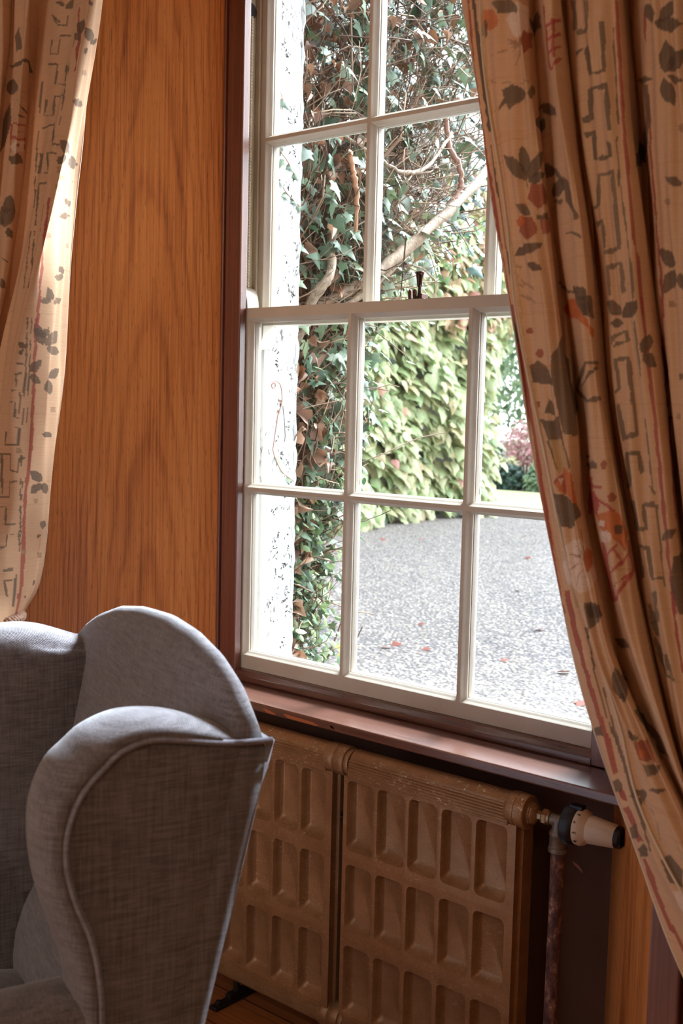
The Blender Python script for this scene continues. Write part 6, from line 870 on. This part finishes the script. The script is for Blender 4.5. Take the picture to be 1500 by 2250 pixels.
b = MB()      # dead rootlets still clinging to the whitewash
for k in range(120):
    z = rs.uniform(-.12, 1.7); y = rs.uniform(.11, .192); z += .03*math.sin(k); nn = rs.randint(2, 6)
    if rs.rand() < .45 and z > .75: continue
    for j in range(nn):
        y2, z2 = y+rs.normal(0, .0045), z+rs.normal(0, .007); a = rs.uniform(0, 6.28); l_ = rs.uniform(.003, .010)
        b.tube([(-.0128, y2, z2), (-.0115, y2+l_*.5*math.cos(a), z2+l_*.5*math.sin(a)), (-.0128, y2+l_*math.cos(a+.5), z2+l_*math.sin(a+.5))], rs.uniform(.0008, .0017), 4)
ip(b.build('dead_roots', iron), 'dark dead rootlets on the whitewash')['kind'] = 'stuff'
# loose sprays hanging past the ivy's outer edge
p = spots(260, .40, .95, -.45, -.05, frac0=1.0, frac1=1.35, edge=.05)
ip(scatter('small_leaves', OVAL, p, const((.8, -.3, .4), len(p)), const((.2, .3, -.9), len(p)), rs.uniform(.014, .030, len(p)), smallgreen, jit=.6))
tendril([(-.10, .50, .46), (-.06, .62, .50), (-.04, .78, .55), (-.02, .90, .57)], None, None, .0016, twig)
P = np.array([(-.03, .455, -.045)]); ip(scatter('yellow_leaf', IVY, P, const((.9, -.4, .2), 1), const((.1, .3, -1), 1), np.array([.070]), leafmat('yellow_leaf_skin', [hexc(206, 210, 110), hexc(214, 216, 130)], .5, .4), jit=.05), 'large yellow-green leaf')

# --- creeper on the wing
cre = empty('creeper', (-6.4, 5, GZ)); tag(cre, 'pale green creeper with hanging pointed leaves covering the house wing', 'creeper')
CRP = Matrix.Translation((6.4, -5, -GZ))
def cpp(o): o.parent = cre; o.matrix_parent_inverse = CRP; return o
N = 6500; z = rs.uniform(GZ-.0, 3.6, N); y = rs.uniform(4.2, 10.75, N)+np.clip(z-1.2, 0, 2)*rs.rand(N)*.35; lay = rs.rand(N)
bul = .10+.16*np.sin(y*2.1+1)*np.sin(z*2.6)+.12*np.sin(y*5.3+z*3.1)
x = -6.36+np.maximum(.02, bul)+.22*lay; p = np.stack([x, y, z+.08], 1)
cpp(scatter('creeper_leaves', CREEP, p, const((.85, -.1, .45), N), const((.25, 0, -1), N), rs.uniform(.10, .20, N), creeperleaf, jit=.26))
N = 420; z = rs.uniform(1.7, 3.6, N); y = rs.uniform(9.2, 11.4, N); p = np.stack([-6.1+.2*rs.rand(N), y, z], 1)
cpp(scatter('autumn_leaves', CREEP, p, const((.85, -.2, .4), N), const((.2, 0, -1), N), rs.uniform(.09, .17, N), redleaf, jit=.35))
N = 60; p = np.stack([-6.05+.1*rs.rand(N), rs.uniform(5, 10.6, N), rs.uniform(-.4, 2.6, N)], 1)
cpp(scatter('autumn_leaves', CREEP, p, const((.85, -.2, .4), N), const((.2, 0, -1), N), rs.uniform(.08, .14, N), redleaf, jit=.3))
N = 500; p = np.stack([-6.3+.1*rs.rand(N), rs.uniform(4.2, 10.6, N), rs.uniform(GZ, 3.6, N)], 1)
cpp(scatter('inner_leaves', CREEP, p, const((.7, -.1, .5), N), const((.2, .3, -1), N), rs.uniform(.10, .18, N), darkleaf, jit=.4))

# --- plants beyond the lawn
def shrub(name, ctr, rx, ry, rz, n, mt, label, cat, group=None, size=(.06, .12), tmpl=OVAL, trunk=True, shell=.55, jit=.6):
    e = empty(name, (ctr[0], ctr[1], GZ)); tag(e, label, cat, group); PIv = Matrix.Translation((-ctr[0], -ctr[1], -GZ))
    d = rs.normal(0, 1, (n, 3)); d /= np.linalg.norm(d, axis=1, keepdims=True); r = (shell+(1-shell)*rs.rand(n)**.6)[:, None]
    lump = 1+.14*np.sin(d[:, 0:1]*7+ctr[0])*np.sin(d[:, 2:3]*6+ctr[1])+.09*np.sin(d[:, 1:2]*15+d[:, 2:3]*11)
    p = np.array(ctr)+d*r*lump*np.array([rx, ry, rz]); k = p[:, 2] > GZ+.02; p = p[k]; d = d[k]
    o = scatter('foliage', tmpl, p, d+np.array([0, 0, .5]), d*.3+np.array([0, 0, -.5]), rs.uniform(size[0], size[1], len(p)), mt, jit=jit); o.parent = e; o.matrix_parent_inverse = PIv
    b = MB()
    for k in range(5):
        a = k*1.3+ctr[0]; b.tube([(ctr[0]+.05*math.cos(a), ctr[1]+.05*math.sin(a), GZ), (ctr[0]+.25*rx*math.cos(a), ctr[1]+.25*ry*math.sin(a), (GZ+ctr[2])/2), (ctr[0]+.6*rx*math.cos(a), ctr[1]+.6*ry*math.sin(a), ctr[2]+.3*rz)], [.05*rz+.005, .03*rz+.004, .01*rz+.002], 6)
    t = b.build('stems', twig); t.parent = e; t.matrix_parent_inverse = PIv
    return e
shrub('garden_tree', (-10.4, 20.5, 3.3), 3.4, 2.6, 3.4, 7000, treeleaf, 'tall pale green tree above the border beyond the lawn', 'tree', None, (.12, .22), trunk=True)
shrub('garden_tree', (-19.5, 29.0, 4.2), 3.8, 3.0, 4.6, 5000, treeleaf, 'green tree standing farther back behind the creeper-clad wing', 'tree', None, (.14, .24))
shrub('garden_tree', (-3.2, 24.5, 3.4), 3.2, 2.8, 3.8, 5000, treeleaf, 'green tree mostly behind the right curtain', 'tree', None, (.12, .22))
shrub('dark_shrub', (-7.6, 17.2, -.05), 1.0, .55, .65, 2200, darkleaf, 'low dark green shrub under the tree, right of the pink bush', 'shrub', None, (.06, .11))
shrub('dark_shrub', (-10.2, 16.2, -.25), .75, .6, .55, 1200, darkleaf, 'dark low shrub right against the corner of the creeper-clad wing', 'shrub', None, (.05, .10))
shrub('pink_bush', (-8.85, 16.05, .10), .52, .36, .42, 1500, pinkleaf, 'pink flowering bush in the border', 'bush', None, (.05, .09))
for k, (x_, y_, h, n) in enumerate(((-8.9, 15.3, .30, 900), (-8.1, 15.5, .34, 1000), (-7.3, 15.6, .34, 1000), (-6.5, 15.8, .36, 900))):
    shrub('border_perennial', (x_, y_, GZ+h*.9), .31, .20, h*1.1, n, yellowleaf, ['cream-yellow perennial clump nearest the creeper wing', 'cream-yellow perennial clump below the pink bush', 'cream-yellow perennial clump in front of the dark shrub', 'cream-yellow perennial clump at the curtain edge'][k], 'perennial', None, (.05, .10))
for k, (x_, y_, h, mt_) in enumerate(((-8.55, 14.95, .24, darkleaf), (-7.95, 14.95, .22, treeleaf), (-7.25, 15.0, .25, paleleaf), (-6.55, 15.1, .25, paleleaf))):
    shrub('border_hosta', (x_, y_, GZ+h*.8), .26, .14, h*1.1, 700, mt_, ['dark green low plant at the lawn edge beside the wing', 'mid green low plant at the lawn edge', 'white-variegated low plant at the lawn edge', 'white-variegated low plant nearest the right curtain'][k], 'plant', None, (.06, .13), tmpl=CREEP)

# --- fallen leaves lying on the gravel
LV = [(-4.93, 7.49, "small fallen leaf high in the middle lower pane, right of the creeper's foot"),
      (-5.211, 7.195, 'reddish fallen leaf lying nearest the foot of the creeper wall'),
      (-1.827, 2.946, 'fallen orange leaf low in the middle lower pane, nearest the ivy'),
      (-1.627, 3.071, 'fallen orange leaf low in the middle lower pane, nearest its right glazing bar'),
      (-1.503, 4.076, 'fallen leaf in the middle of the right lower pane on open gravel'),
      (-3.393, 7.05, 'fallen leaf high in the right lower pane, second farthest one there'),
      (-2.096, 3.65, 'lone fallen leaf halfway up the middle lower pane'),
      (-0.42, 2.641, 'nearest fallen leaf, at the bottom beside the edge of the right curtain'),
      (-1.842, 3.057, 'fallen leaf just behind the orange one nearest the ivy'),
      (-2.418, 5.298, 'fallen leaf in the upper half of the right lower pane, left of the curtain'),
      (-1.16, 3.145, 'fallen leaf low in the right lower pane, nearest its left glazing bar'),
      (-0.798, 3.14, 'fallen leaf low in the right lower pane, second nearest to the window'),
      (-4.403, 8.652, 'farthest fallen leaf, high in the right lower pane near the lawn')]
fallen = leafmat('fallen_leaf_skin', [hexc(206, 120, 84), hexc(190, 96, 78), hexc(216, 150, 104)], .6, .1, k=.75)
V, F = CREEP; me0 = None
for k, (x_, y_, lab_) in enumerate(LV):
    if me0 is None:
        o = np_mesh('fallen_leaf', V*1.0-np.array([0, .5, 0]), F, fallen); me0 = o
    else:
        o = me0.copy(); C.objects.link(o)
    s_ = .035+.025*((k*37) % 10)/10
    o.scale = (s_*1.2, s_*1.2, s_*.5); o.rotation_euler = (.25*math.sin(k), .3*math.cos(k*2), k*1.7); o.location = (x_, y_, GZ+.014)
    tag(o, lab_, 'leaf', 'fallen leaves scattered on the gravel')
